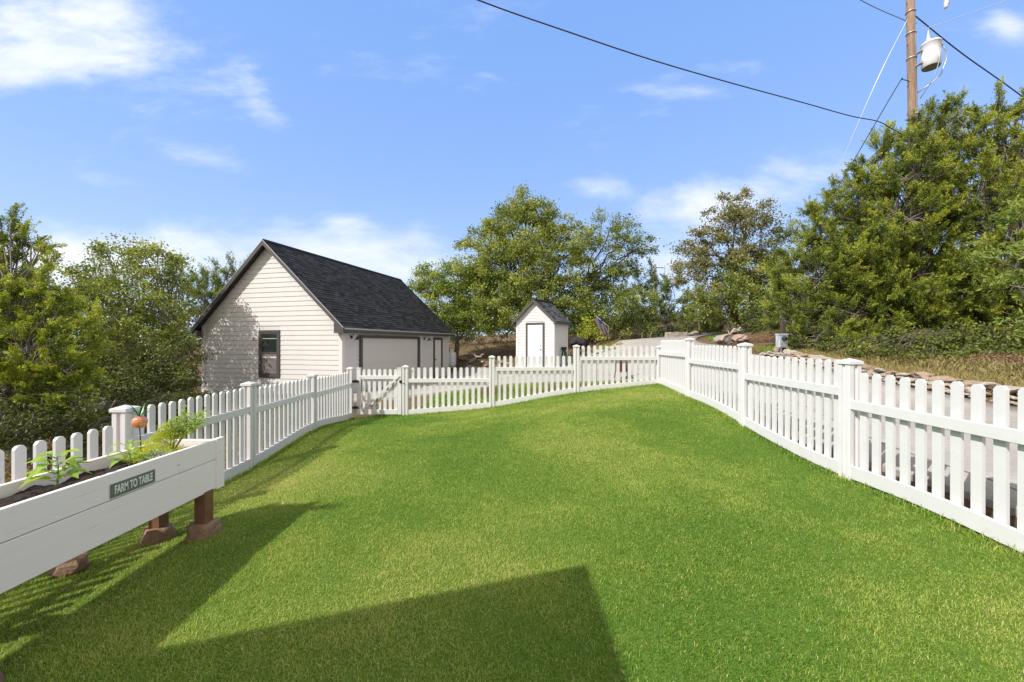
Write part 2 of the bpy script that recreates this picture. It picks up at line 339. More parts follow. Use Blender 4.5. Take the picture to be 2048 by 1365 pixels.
# ------------------------------------------------------------------ fences
FZ = .12
def picket_me(h, wd=.071, th=.022):
    """dog-eared picket with rounded shoulders; local z from -h to 0"""
    pts = [(-wd/2, -h), (wd/2, -h), (wd/2, -.026), (wd/2*.90, -.019), (wd/2*.48, -.002), (wd/2*.35, 0), (-wd/2*.35, 0), (-wd/2*.48, -.002), (-wd/2*.90, -.019), (-wd/2, -.026)]
    b = MB(); b.prism(pts, -th/2, th/2)
    me = bpy.data.meshes.new('picket'); me.from_pydata(b.v, [], b.f); me.materials.append(vinyl); return me
def post(parent, x, y, zb, zt, rz=0, s=.127):
    h = zt-zb+.25
    b = MB()
    e = s/2
    g_, dd, c_ = .018, .014, .007
    q = []
    for k_ in range(4):
        a_ = k_*math.pi/2; ca, sa = round(math.cos(a_)), round(math.sin(a_))
        for px_, py_ in ((-e+c_, -e), (-g_, -e), (-g_, -e+dd), (g_, -e+dd), (g_, -e), (e-c_, -e)): q.append((px_*ca-py_*sa, px_*sa+py_*ca))
    m_ = len(q)
    b.add([(x_, y_, -h) for x_, y_ in q]+[(x_, y_, -.053) for x_, y_ in q], [tuple(range(m_-1, -1, -1)), tuple(range(m_, 2*m_))]+[(i_, (i_+1) % m_, (i_+1) % m_+m_, i_+m_) for i_ in range(m_)])
    o = b.build('post', vinyl, parent); o.location = (x, y, zt); o.rotation_euler = (0, 0, rz)
    c = MB(); q = e+.011
    c.box(-q, q, -q, q, -.052, -.022, bev=.003)
    c.add([(-q, -q, -.022), (q, -q, -.022), (q, q, -.022), (-q, q, -.022), (0, 0, .006)], [(0,1,4),(1,2,4),(2,3,4),(3,0,4)])
    c.build('post_cap', vinyl, o)
    # raised corner profile strips
    return o
def panel(parent, a, b, ztop, side, zrail=.26, n=13, zbot=None, foot=.03, nudge=0):
    """a,b: post centres (x,y); side=+1/-1: which side the rails sit on; ztop: picket tops"""
    a = Vector((*a, 0)); b = Vector((*b, 0)); d = (b-a); Lg = d.length; d.normalize(); nrm = Vector((-d.y, d.x, 0))*side
    ang = math.atan2(d.y, d.x)
    L0, L1 = .05, Lg-.05
    Mx = Matrix.Translation(a) @ Matrix.Rotation(ang, 4, 'Z')
    yo = side*.030
    r = MB(); r.box(L0, L1, yo-.019+0, yo+.019, ztop-zrail-.088, ztop-zrail, T=Mx, bev=.004); r.build('top_rail', vinyl, parent)
    # bottom rail follows the ground
    r = MB(); K = 10; vs = []; 
    gz = [H(*(a+d*(L0+(L1-L0)*k/K)).xy) for k in range(K+1)]
    lo = [g+foot for g in gz] if zbot is None else [max(g+foot, zbot+.0) if False else zbot for g in gz]
    for k in range(K+1):
        x = L0+(L1-L0)*k/K
        for yy, zz in ((yo-.019, lo[k]), (yo+.019, lo[k]), (yo+.019, lo[k]+.118), (yo-.019, lo[k]+.118)): vs.append((x, yy, zz))
    fs = [(0, 1, 2, 3), (4*K+3, 4*K+2, 4*K+1, 4*K)]+[(4*k+i, 4*k+4+i, 4*k+4+(i+1) % 4, 4*k+(i+1) % 4) for k in range(K) for i in range(4)]
    r.add(vs, fs, T=Mx); o = r.build('bottom_rail', vinyl, parent)
    sp = (Lg-.127-.06)/n; 
    for i in range(n):
        x = Lg/2+(i-(n-1)/2)*sp
        p = a+d*x; g = float(np.interp(x, [L0+(L1-L0)*k/K for k in range(K+1)], lo))
        h = round(ztop-(g+.02), 2)
        key = (h,)
        if key not in _pk: _pk[key] = picket_me(h)
        k = bpy.data.objects.new('picket', _pk[key]); C.objects.link(k); k.parent = parent
        k.location = Vector((p.x, p.y, ztop))-nrm*.005+Vector((0, 0, random.uniform(-.004, .004))); k.rotation_euler = (0, random.uniform(-.004, .004), ang)
_pk = {}
LP = [(-3.74,9.2),(-3.68,7.33),(-3.61,5.46),(-3.49,3.59),(-3.38,1.72),(-3.3,-.15)]
LT = [-.565,-.57,-.535,-.565,-.70,-.75]
LPT = [-.665,-.635,-.605,-.715,-.78]
RP = [(3.56,9.62),(3.46,7.75),(3.35,5.72),(3.25,3.83),(3.15,1.9),(3.06,0)]
RT = [-.072,.097,.0,-.154,-.27,-.36]
RPT = [.06,-.047,-.172,-.28,-.40]
BP = [(-2.46,9.2),(-.47,9.3),(1.53,9.47),(3.56,9.62)]
BT = [-.52,-.30,-.05,-.072]
BPT = [-.57,-.31,-.07]
def fences():
    f = empty('picket_fence', (0, 0, 0)); tag(f, 'white picket fence on the left, behind the raised planter, running down to the gate', 'fence', 'white picket fences round the lawn')
    for (x, y), t in zip(LP, LT): post(f, x, y, H(x, y)-.03, t, R(2))
    for i in range(5): panel(f, LP[i], LP[i+1], LPT[i], 1, foot=.045)
    f = empty('picket_fence', (0, 0, 0)); tag(f, 'white picket fence across the back of the lawn, stepping up to the right', 'fence', 'white picket fences round the lawn')
    for (x, y), t in zip(BP, BT): post(f, x, y, H(x, y)-.03, t, R(4))
    for i in range(3): panel(f, BP[i], BP[i+1], BPT[i], -1, foot=.01)
    f = empty('picket_fence', (0, 0, 0)); tag(f, 'white picket fence on the right, between the lawn and the concrete driveway', 'fence', 'white picket fences round the lawn')
    for (x, y), t in list(zip(RP, RT))[1:]: post(f, x, y, H(x, y)-.03, t, R(3))
    for i in range(5): panel(f, RP[i], RP[i+1], RPT[i], -1, foot=.02)
    # gate
    A = Vector((-3.74, 9.2)); B = Vector((-2.46, 9.2))
    g = empty('garden_gate', (-3.66, 9.2, 0)); tag(g, 'white picket garden gate with black hinges at the far left corner of the lawn', 'gate')
    x0, x1 = .08, 1.11; zt = -.60; zb = H(-3.1, 9.2)+.06
    for x in (x0+.045, x1-.045):
        b = MB(); b.box(x-.045, x+.045, -.03, .03, zb, zt, bev=.005)
        o = b.build('stile', vinyl, g); c = MB(); c.box(x-.053, x+.053, -.038, .038, zt, zt+.022, bev=.004); c.build('stile_cap', vinyl, o)
    b = MB(); b.box(x0+.09, x1-.09, -.032, -.002, zt-.24, zt-.155, bev=.003); b.build('top_rail', vinyl, g)
    b = MB(); b.box(x0+.09, x1-.09, -.032, -.002, zb+.01, zb+.12, bev=.003); b.build('bottom_rail', vinyl, g)
    for i in range(7):
        x = x0+.09+.06+i*.123; h = zt-.03-(zb+.03)
        k = (round(h, 2),)
        if k not in _pk: _pk[k] = picket_me(k[0])
        p = bpy.data.objects.new('picket', _pk[k]); C.objects.link(p); p.parent = g; p.location = (x, .012, zt-.01)
    b = MB(); b.add([(x0+.1, -.05, zb+.10), (x0+.16, -.05, zb+.10), (x1-.03, -.05, zt-.17), (x1-.09, -.05, zt-.17), (x0+.1, -.034, zb+.10), (x0+.16, -.034, zb+.10), (x1-.03, -.034, zt-.17), (x1-.09, -.034, zt-.17)],
              [(0,1,2,3),(7,6,5,4),(0,4,5,1),(1,5,6,2),(2,6,7,3),(3,7,4,0)]); b.build('diagonal_brace', vinyl, g)
    b = MB()
    pts = [(x0+.07+.10*math.sin(t), zt-.17-.16*(1-math.cos(t))) for t in np.linspace(0, math.pi/2, 7)]
    b.tube([(x, -.045, z) for x, z in pts]+[(pts[-1][0], -.045, zb+.55)], .012, 6); b.build('latch_strap', vinyl, g)
    for z in (zt-.29, zb+.17):
        b = MB(); b.box(-.02, .13, -.05, -.034, z-.028, z+.028, bev=.003); b.box(.03, .06, -.062, -.034, z-.035, z+.035, bev=.004); b.build('hinge', black_m, g)
    b = MB(); b.box(x1-.04, x1+.04, -.058, -.034, zt-.33, zt-.26, bev=.006); b.tube([(x1, -.06, zt-.30), (x1+.06, -.075, zt-.33), (x1+.1, -.07, zt-.36)], .006, 6); b.build('latch', black_m, g)
    # the left post of the gate is the last post of the left fence
fences()
# ------------------------------------------------------------------ lap-sided buildings
def shingle(col=(.026, .027, .031)):
    m = bpy.data.materials.new('asphalt_shingles'); m.use_nodes = True; t = m.node_tree; b = t.nodes['Principled BSDF']; L = t.links.new
    tc = N('ShaderNodeTexCoord', t); b.inputs['Roughness'].default_value = .9; b.inputs['Specular IOR Level'].default_value = .2
    br = N('ShaderNodeTexBrick', t); L(tc.outputs['UV'], br.inputs['Vector'])
    br.inputs['Scale'].default_value = 1; br.inputs['Brick Width'].default_value = .30; br.inputs['Row Height'].default_value = .145; br.inputs['Mortar Size'].default_value = .008; br.inputs['Bias'].default_value = 0
    br.inputs['Color1'].default_value = (col[0]*.5, col[1]*.5, col[2]*.5, 1); br.inputs['Color2'].default_value = (col[0]*1.9, col[1]*1.9, col[2]*1.9, 1); br.inputs['Mortar'].default_value = (.006, .006, .007, 1)
    n = N('ShaderNodeTexNoise', t, i_Scale=90, i_Detail=3); L(tc.outputs['UV'], n.inputs['Vector'])
    n3 = N('ShaderNodeTexNoise', t, i_Scale=1.2, i_Detail=6); L(tc.outputs['UV'], n3.inputs['Vector'])
    ad = N('ShaderNodeMix', t, data_type='RGBA', blend_type='OVERLAY'); ad.inputs[0].default_value = .6; L(br.outputs[0], ad.inputs[6]); L(n.outputs[0], ad.inputs[7])
    ad2 = N('ShaderNodeMix', t, data_type='RGBA', blend_type='OVERLAY'); ad2.inputs[0].default_value = .25; L(ad.outputs[2], ad2.inputs[6]); L(n3.outputs[0], ad2.inputs[7]); L(ad2.outputs[2], b.inputs[0])
    bp = N('ShaderNodeBump', t, i_Strength=.6, i_Distance=.01); L(br.outputs[0], bp.inputs['Height']); L(bp.outputs[0], b.inputs['Normal'])
    return m
shingle_m = shingle()
def siding(b, w0, w1, h, T, expo=.178, gable=None, holes=()):
    """courses on the plane local y=0 (facing -y), x from w0 to w1. gable=(xm, slope): width shrinks above h"""
    z = 0
    top = h if gable is None else h+(w1-w0)/2*gable[1]
    while z < top-.01:
        z1 = min(z+expo, top)
        def lim(zz):
            if gable is None or zz <= h: return w0, w1
            k = (zz-h)/gable[1]; return w0+k, w1-k
        (a0, b0), (a1, b1) = lim(z), lim(z1)
        segs = [(a0, b0, a1, b1)]
        for hx0, hx1, hz0, hz1 in holes:
            if z < hz1 and z1 > hz0:
                ns = []
                for s in segs:
                    if hx0 > s[0] and hx1 < s[1]: ns += [(s[0], hx0, s[2], hx0), (hx1, s[1], hx1, s[3])]
                    else: ns.append(s)
                segs = ns
        for s in segs:
            y0, y1 = -.021, -.006
            b.add([(s[0], y0, z), (s[1], y0, z), (s[3], y1, z1), (s[2], y1, z1), (s[0], 0, z), (s[1], 0, z), (s[3], 0, z1), (s[2], 0, z1)],
                  [(0,1,2,3), (4,5,1,0), (0,3,7,4), (1,5,6,2)], T=T)
        z = z1
def roof_slab(b, xm, half, zr, ze, y0, y1, th, uvs):
    pass
def roof(parent, xm, half, zr, ze, y0, y1, th=.05, m=None):
    """gable roof: ridge at xm,zr, eaves at xm±half,ze, y0..y1; stepped shingle courses as real laps"""
    bm = bmesh.new(); uv = bm.loops.layers.uv.new('UVMap')
    for s in (-1, 1):
        L = math.hypot(half, zr-ze); n = int(L/.145); 
        ex = Vector((s*half/L, 0, -(zr-ze)/L)); nn = Vector((s*(zr-ze)/L, 0, half/L))
        for i in range(n+1):
            a = i*.145; c = min((i+1)*.145, L+.02)
            if a >= L: break
            p0 = Vector((xm, 0, zr))+ex*a+nn*.002; p1 = Vector((xm, 0, zr))+ex*c+nn*.012; p2 = Vector((xm, 0, zr))+ex*c-nn*.0
            q = [bm.verts.new((p0.x, y0, p0.z)), bm.verts.new((p0.x, y1, p0.z)), bm.verts.new((p1.x, y1, p1.z)), bm.verts.new((p1.x, y0, p1.z)), bm.verts.new((p2.x, y0, p2.z)), bm.verts.new((p2.x, y1, p2.z))]
            for vs, uvc in (((0,1,2,3), ((y0, -a), (y1, -a), (y1, -c), (y0, -c))), ((3,2,5,4), ((y0, -c), (y1, -c), (y1, -c-.01), (y0, -c-.01)))):
                f = bm.faces.new([q[k] for k in vs]); 
                for lp, cc in zip(f.loops, uvc): lp[uv].uv = (cc[0]+ (5 if s > 0 else 0), cc[1]+50)
        # deck underside
        pa = Vector((xm, 0, zr)); pb = pa+ex*L
        q = [bm.verts.new(v) for v in ((pa.x, y0, pa.z-th), (pa.x, y1, pa.z-th), (pb.x, y1, pb.z-th), (pb.x, y0, pb.z-th), (pa.x, y0, pa.z), (pa.x, y1, pa.z), (pb.x, y1, pb.z), (pb.x, y0, pb.z))]
        for vs in ((3,2,1,0), (0,3,7,4), (1,5,6,2), (2,6,7,3)): bm.faces.new([q[k] for k in vs])
    # ridge cap
    me = bpy.data.meshes.new('roof'); bm.to_mesh(me); bm.free()
    o = link('roof', me, m or shingle_m, parent)
    b = MB(); k = .13; sl = (zr-ze)/half
    b.prism([(xm-k, zr-k*sl+.022), (xm, zr+.012), (xm+k, zr-k*sl+.022), (xm, zr+.034)], y0-.003, y1+.003)
    b.build('ridge_cap', m or shingle_m, o)
    return o
def rake(b, xm, half, zr, ze, y, dep=.19, th=.03):
    for s in (-1, 1):
        pts = [(xm, zr-dep), (xm+s*half, ze-dep), (xm+s*half, ze), (xm, zr)]
        if s < 0: pts = pts[::-1]
        b.prism(pts, y-th, y)
def garage():
    W, LN = 6.36, 9.1
    g = empty('garage', (-5.98, 14.0, -1.86), math.atan2(.967, .256)-math.pi/2)
    tag(g, 'cream lap-sided garage with a steep black shingle roof, left of the lawn', 'garage')
    xm = -W/2; zr, ze = 5.64, 2.40; half = W/2+.27; sl = (zr-ze)/half; hw = ze+sl*.27-.10
    I = Matrix.Identity(4)
    wx0, wx1, wz0, wz1 = -3.61, -2.65, .57, 2.33
    wl = MB()
    wl.prism([(-W, -.4), (0, -.4), (0, hw), (xm, hw+sl*W/2), (-W, hw)], 0, LN)
    body = wl.build('wall', siding_m, g)
    s = MB(); siding(s, -W+.1, -.1, hw, I, gable=(xm, sl), holes=[(wx0, wx1, wz0, wz1)]); s.build('gable_siding', siding_m, g)
    T = Matrix.Translation((0, 0, 0)) @ Matrix.Rotation(R(90), 4, 'Z')
    s = MB(); siding(s, .1, LN-.1, hw-.06, T, holes=[(.94, 5.57, -.1, 2.14), (7.15, 8.2, -.1, 2.12)]); s.build('side_siding', siding_m, g)
    s = MB()
    s.box(-.11, .034, -.034, .001, -.4, hw-.02); s.box(.001, .034, .001, .11, -.4, hw-.02); s.build('corner_trim', trim_cream, g)
    s = MB(); s.box(-W-.034, -W+.11, -.034, .001, -.4, hw-.02); s.build('corner_trim', trim_cream, g)
    s = MB(); s.box(.001, .034, LN-.11, LN+.02, -.4, hw-.02); s.build('corner_trim', trim_cream, g)
    roof(g, xm, half, zr, ze, -.25, LN+.25)
    s = MB(); rake(s, xm, half, zr-.004, ze-.004, LN+.28); s.build('rake_board', dark_trim, g)
    s = MB(); rake(s, xm, half, zr-.004, ze-.004, -.25)
    s.box(.0, .27, -.248, -.02, ze-.20, ze-.07); s.box(-W-.27, -W, -.248, -.02, ze-.22, ze-.07); s.box(-W-.26,-W-.0,-.24,-.03,ze-.36,ze-.2)
    s.box(-.16, .27, -.255, -.03, ze-.21, ze-.195)
    # triangular eave return closing the box to the wall
    s.prism([(-.14, ze-.19), (.27, ze-.19), (.27, ze-.15), (-.14, ze+.2)], -.246, -.225)
    s.build('rake_board', dark_trim, g)
    s = MB()
    for sgn in (-1, 1):
        s.prism([(xm, zr-.006-.028), (xm+sgn*(half+.005), ze-.006-.028), (xm+sgn*(half+.005), ze-.002), (xm, zr-.002)][::sgn], -.288, -.2805)
    s.box(half+xm+.031, half+xm+.04, -.25, LN+.25, ze-.075, ze-.02)
    s.build('drip_edge', drip_m, g)
    s = MB(); s.box(half+xm, half+xm+.03, -.25, LN+.25, ze-.19, ze-.012); s.box(-half+xm-.03, -half+xm, -.25, LN+.25, ze-.19, ze-.012); s.build('fascia', dark_trim, g)
    s = MB(); s.box(.0, half+xm, -.02, LN+.25, ze-.185, ze-.165); s.box(-half+xm, -W, -.02, LN+.25, ze-.185, ze-.165)
    for sgn in (-1, 1):
        s.prism([(xm, zr-.085), (xm+sgn*half, ze-.085), (xm+sgn*half, ze-.055), (xm, zr-.055)][::sgn], -.25, -.001)
    s.build('soffit', soffit_m, g)
    s = MB(); siding_top = hw
    # window
    wn = MB(); wn.box(wx0, wx1, -.045, 0, wz0, wz0+.10, bev=.004); wn.box(wx0, wx1, -.045, 0, wz1-.10, wz1, bev=.004)
    wn.box(wx0, wx0+.095, -.045, 0, wz0+.1, wz1-.1); wn.box(wx1-.095, wx1, -.045, 0, wz0+.1, wz1-.1)
    win = wn.build('window', dark_trim, g)
    fr = MB(); a0, a1, c0, c1 = wx0+.10, wx1-.10, wz0+.105, wz1-.105; zm = (c0+c1)/2+.05
    for z0, z1, y in ((c0, zm, -.02), (zm-.03, c1, -.012)):
        fr.box(a0, a1, y-.018, y, z0, z0+.045); fr.box(a0, a1, y-.018, y, z1-.045, z1); fr.box(a0, a0+.045, y-.0185, y, z0+.045, z1-.045); fr.box(a1-.045, a1, y-.0185, y, z0+.045, z1-.045)
    fr.build('window_sash', dark_trim, win)
    p = MB(); p.box(a0+.04, a1-.04, -.018, -.012, zm, c1-.04); p.build('pane', glass_m, win)
    p = MB(); p.box(a0+.04, a1-.04, -.026, -.021, c0+.04, zm-.04); p.build('insect_screen', screen_m, win)
    p = MB(); p.box(a0+.05, a1-.05, -.0205, -.019, c1-.22, c1-.20); p.box(a0+.05, a1-.05, -.031, -.028, zm-.21, zm-.15); p.build('blind_rail', mat('blind', (.55, .53, .48), .6), win)
    # garage door and its trim on the +x side (local x=0)
    d = MB(); d.box(.0, .035, 1.05, 5.40, 0, 2.04)
    for k in range(1, 4): d.box(.033, .042, 1.05, 5.40, k*.51-.006, k*.51+.004)
    for k in range(4):
        for j in range(8):
            y = 1.12+j*.535; d.box(.034, .0375, y, y+.47, k*.51+.09, k*.51+.42, bev=.004)
    gd = d.build('garage_door', gdoor_m, g)
    t = MB(); t.box(.0, .10, .94, 1.05, -.02, 2.04); t.box(.0, .10, 5.40, 5.57, -.02, 2.04); t.box(.0, .10, .94, 5.57, 2.04, 2.14); t.build('door_trim', dark_trim, g)
    sd = MB(); sd.box(.0, .03, 7.25, 8.07, 0, 2.02)
    for z0, z1 in ((.2, .85), (.97, 1.85)):
        for y0, y1 in ((7.35, 7.62), (7.70, 7.97)): sd.box(.03, .036, y0, y1, z0, z1, bev=.003)
    sdo = sd.build('side_door', trim_cream, g)
    kb = MB(); kb.lathe([(.012, 0), (.02, .03), (.028, .045), (.02, .065)], 12, Matrix.Translation((.03, 7.33, .98)) @ Matrix.Rotation(R(90), 4, 'Y')); kb.build('door_knob', black_m, sdo)
    t = MB(); t.box(.0, .07, 7.15, 7.25, -.02, 2.02); t.box(.0, .07, 8.07, 8.20, -.02, 2.02); t.box(.0, .07, 7.15, 8.20, 2.02, 2.12); t.build('door_trim', dark_trim, g)
    v = MB(); v.box(-3.86, -3.83, -.05, -.02, 1.95, 2.03, bev=.004); v.build('wall_hook', dark_trim, g)
    g2 = Matrix.LocRotScale(g.location, g.rotation_euler, None)
    for k, (y, lab) in enumerate(((.48, 'black gooseneck barn lamp on the garage corner, left of the wide garage door'), (6.12, 'black gooseneck barn lamp on the garage between the wide door and the narrow door'))):
        e = empty('wall_lamp', g2 @ Vector((.022, y, 2.06)), g.rotation_euler.z); tag(e, lab, 'wall lamp', 'barn lamps on the garage wall')
        b = MB(); b.lathe([(.055, 0), (.055, .02), (.03, .035)], 16, Matrix.Rotation(R(90), 4, 'Y')); b.build('wall_plate', black_m, e)
        b = MB(); b.tube([(.02, 0, 0), (.07, 0, .05), (.11, 0, .12), (.17, 0, .165), (.23, 0, .15), (.265, 0, .09), (.27, 0, .03)], .011, 8); b.build('gooseneck_arm', black_m, e)
        b = MB(); b.lathe([(.022, .05), (.03, .02), (.04, 0), (.10, -.07), (.125, -.085), (.12, -.088), (.09, -.07), (.03, -.005)], 20, Matrix.Translation((.27, 0, 0)), caps=False); b.build('lamp_shade', black_m, e)
    # small concrete slab
garage()
def shed():
    u = Vector((.52, .854)); W = 1.945; LN = 1.49
    g = empty('garden_shed', (1.9, 18, -1.24), math.atan2(u.y, u.x)-math.pi/2)
    tag(g, 'small narrow cream shed with a white door and grey gable roof, standing on the driveway', 'shed')
    xm = -W/2; zr, ze = 3.27, 2.22; half = W/2+.17; sl = (zr-ze)/half; hw = ze+sl*.17-.07
    wl = MB(); wl.prism([(-W, -.3), (0, -.3), (0, hw), (xm, hw+sl*W/2), (-W, hw)], 0, LN); wl.build('wall', siding_m, g)
    d0, d1, dz = -1.344, -.569, 2.07
    s = MB(); siding(s, -W+.07, -.07, hw, Matrix.Identity(4), expo=.14, gable=(xm, sl), holes=[(d0-.1, d1+.1, -.1, dz+.1)]); s.build('front_siding', siding_m, g)
    s = MB(); siding(s, .07, LN-.07, hw-.02, Matrix.Rotation(R(90), 4, 'Z'), expo=.14); s.build('side_siding', siding_m, g)
    s = MB(); s.box(-.075, .034, -.034, .001, -.3, hw); s.box(.001, .034, .001, .075, -.3, hw-.01); s.build('corner_trim', trim_cream, g)
    s = MB(); s.box(-W-.034, -W+.075, -.034, .001, -.3, hw); s.build('corner_trim', trim_cream, g)
    s = MB(); s.box(.001, .034, LN-.075, LN+.01, -.3, hw-.01); s.build('corner_trim', trim_cream, g)
    roof(g, xm, half, zr, ze, -.16, LN+.1, m=shingle_l)
    s = MB(); rake(s, xm, half, zr-.003, ze-.003, LN+.125, .14, .025); s.build('rake_board', dark_trim, g); s = MB(); rake(s, xm, half, zr-.003, ze-.003, -.16, .14, .025)
    s.box(half+xm, half+xm+.025, -.16, LN+.1, ze-.13, ze-.01); s.box(-half+xm-.025, -half+xm, -.16, LN+.1, ze-.13, ze-.01); s.build('rake_board', dark_trim, g)
    s = MB(); s.box(.0, half+xm, -.15, LN+.1, ze-.12, ze-.105); s.box(-half+xm, -W, -.15, LN+.1, ze-.12, ze-.105); s.build('soffit', dark_trim, g)
    s = MB(); s.box(d0, d1, -.03, .0, 0, dz)
    w = d1-d0
    for z0, z1 in ((.18, .75), (.88, 1.5), (1.62, 1.88)):
        for x0 in (d0+.11, d0+w/2+.04): 
            s.box(x0, x0+w/2-.15, -.036, -.03, z0, z1, bev=.004); s.box(x0+.03, x0+w/2-.18, -.042, -.036, z0+.03, z1-.03, bev=.004)
    do = s.build('door', door_white, g)
    k = MB(); k.lathe([(.03, 0), (.03, .012), (.012, .02), (.012, .04), (.03, .055), (.022, .075)], 12, Matrix.Translation((d1-.08, -.03, .93)) @ Matrix.Rotation(R(90), 4, 'X')); k.build('door_knob', black_m, do)
    k = MB(); k.lathe([(.028, 0), (.028, .02)], 12, Matrix.Translation((d1-.08, -.03, 1.1)) @ Matrix.Rotation(R(90), 4, 'X')); k.build('deadbolt', black_m, do)
    t = MB(); t.box(d0-.10, d0, -.045, 0, 0, dz); t.box(d1, d1+.10, -.045, 0, 0, dz); t.box(d0-.10, d1+.10, -.045, 0, dz, dz+.1); t.build('door_trim', dark_trim, g)
shingle_l = shingle((.075, .078, .088))
shed()
# ------------------------------------------------------------------ porch roof behind the camera (its corner shades the lawn)
def porch():
    p = empty('porch', (-2.50, .50, 0)); tag(p, 'house porch roof on white posts behind the viewpoint, its corner shading the lawn', 'porch')
    z1 = 2.0; k = .27
    pts = [(0, 0), (0, -5.5), (-4.6, -5.5), (-4.6, -4.6*k), ]
    b = MB(); n = 4
    vs = [(x, y, z1-.22) for x, y in pts]+[(x, y, z1) for x, y in pts]
    b.add(vs, [(0,1,2,3), (7,6,5,4)]+[(i, i+4, (i+1) % 4+4, (i+1) % 4) for i in range(4)]); b.build('roof', trim_cream, p)
    b = MB(); vs = [(x*1.01+.01, y*1.01+.01, z1+.002) for x, y in pts]+[(-2.2, -3, z1+.012)]
    b.add(vs, [(0,1,4),(1,2,4),(2,3,4),(3,0,4)]); b.build('roofing', shingle_m, p)
    for x, y in ((-.35, -.45), (-.35, -4.9), (-4.2, -1.6), (-4.2, -4.9)):
        gz = H(-2.5+x, .5+y); b = MB(); b.box(x-.07, x+.07, y-.07, y+.07, gz-.2, z1-.221, bev=.006); b.build('post', vinyl, p)
porch()
# ------------------------------------------------------------------ grass
def blades(name, areas, m, label, cat):
    """areas: list of (poly, density fn(x,y)->per m2, height, width, curl)"""
    Vs = []; Ts = []; 
    for poly, dens, hh, ww in areas:
        xs = [p[0] for p in poly]; ys = [p[1] for p in poly]; A = (max(xs)-min(xs))*(max(ys)-min(ys))
        dm = dens(None, None); n = int(A*dm)
        x = rng.uniform(min(xs), max(xs), n); y = rng.uniform(min(ys), max(ys), n)
        k = inpoly(x, y, poly); x = x[k]; y = y[k]
        pr = dens(x, y)/dm; k = rng.random(len(x)) < pr; x = x[k]; y = y[k]; pr = pr[k]
        n = len(x); z = HZ(x, y)
        # clumpiness
        cl = np.array([mnoise.noise(Vector((a*2.2, b*2.2, 0)))+.6*mnoise.noise(Vector((a*8, b*8, 3))) for a, b in zip(x[::4], y[::4])]); cl = np.repeat(cl, 4)[:n]
        big = np.array([mnoise.noise(Vector((a*.55, b*.55, 9))) for a, b in zip(x[::4], y[::4])]); big = np.repeat(big, 4)[:n]
        xs_ = x; 
        cl = np.array([mnoise.noise(Vector((a*2.2, b*2.2, 0)))+.6*mnoise.noise(Vector((a*8, b*8, 3))) for a, b in zip(x, y)])
        big = np.array([mnoise.noise(Vector((a*.55, b*.55, 9))) for a, b in zip(x, y)])
        wsc = 1/np.sqrt(np.maximum(pr, .05))
        h = hh*rng.uniform(.55, 1.15, n)*(1+.25*cl); wd = ww*rng.uniform(.7, 1.2, n)*wsc
        th = rng.uniform(0, 2*np.pi, n); lean = rng.uniform(.15, 1.15, n)
        dx, dy = np.cos(th), np.sin(th); 
        ph = th+np.pi/2+rng.normal(0, .5, n); px_, py_ = np.cos(ph), np.sin(ph)
        b = np.stack([x, y, z-.004], 1); side = np.stack([px_, py_, rng.normal(0, .15, n)], 1)*wd[:, None]/2
        mid = b+np.stack([dx*h*lean*.35, dy*h*lean*.35, h*(.62-.1*lean)], 1)
        tip = b+np.stack([dx*h*lean*.95, dy*h*lean*.95, h*(1-.42*lean)], 1)
        V = np.stack([b-side, b+side, mid+side*.8, mid-side*.8, tip], 1)
        t = np.clip(.42+.26*cl+.55*big+rng.normal(0, .26, n), 0, 1)
        dry = rng.random(n) < (.03+.22*np.clip(big-.12, 0, 1)+.10*np.clip(cl-.35, 0, 1)); t = np.where(dry, 1.0, np.minimum(t, .88))
        Vs.append(V.reshape(-1, 3)); Ts.append(np.repeat(t, 5))
    V = np.concatenate(Vs); T = np.concatenate(Ts); n = len(V)//5; i = np.arange(n)*5
    q = np.stack([i, i+1, i+2, i+3], 1); tr = np.stack([i+3, i+2, i+4], 1)
    me = np_mesh(name, V, [q, tr], T)
    return tag(link(name, me, m), label, cat, kind='stuff')
grass_m = leafmat('grass_blades', (.085, .215, .018), (.38, .475, .08), trans=.36, rough=.5, c2=(.62, .52, .24))
def dl(x, y):
    if x is None: return 27000
    return 27000*np.clip((3.0/np.maximum(y, 1.0))**1.25, .17, 1)*np.where(np.abs(x) < 1.42*y+.5, 1, .0)
vis = [(-3.6,1.0),(-3.6,5.46),(-3.74,9.2),(-2.46,9.23),(-.47,9.33),(1.53,9.48),(3.53,9.62),(3.43,7.7),(3.34,5.7),(3.24,3.83),(3.17,1.5),(3.1,1.0)]
def d2(v): return lambda x, y: v if x is None else np.full(x.shape, float(v))
patchA = [(9.0,17.6),(9.9,17.8),(10.6,19.2),(11.2,21.6),(10.5,21.2),(9.3,19.2)]
patchB = [(7.75,12.2),(8.7,12.0),(8.9,13.2),(8.0,14.0)]
patchC = [(3.9,18.1),(5.0,18.6),(5.6,20.2),(5.0,20.6),(3.6,19.6)]
GRASS = [(vis, dl, .031, .0031), (strip_poly, d2(2300), .05, .012), (patchA, d2(700), .07, .03), (patchB, d2(1000), .06, .022), (patchC, d2(700), .07, .03)]
def along(pts, a, b):
    out = []
    for (x0, y0), (x1, y1) in zip(pts[:-1], pts[1:]):
        d = Vector((x1-x0, y1-y0)).normalized(); n_ = Vector((-d.y, d.x))
        out.append([(x0+n_.x*a, y0+n_.y*a), (x1+n_.x*a, y1+n_.y*a), (x1+n_.x*b, y1+n_.y*b), (x0+n_.x*b, y0+n_.y*b)])
    return out
for st in along(LP[:5], .0, .12)+along(BP, -.13, -.02)+along([(-3.74, 9.2), (-2.46, 9.2)], -.13, .05)+along(RP[:5], -.13, -.0): GRASS.append((st, d2(3200), .078, .0055))
blades('grass', GRASS, grass_m, 'short bright green lawn grass filling the fenced yard', 'grass')
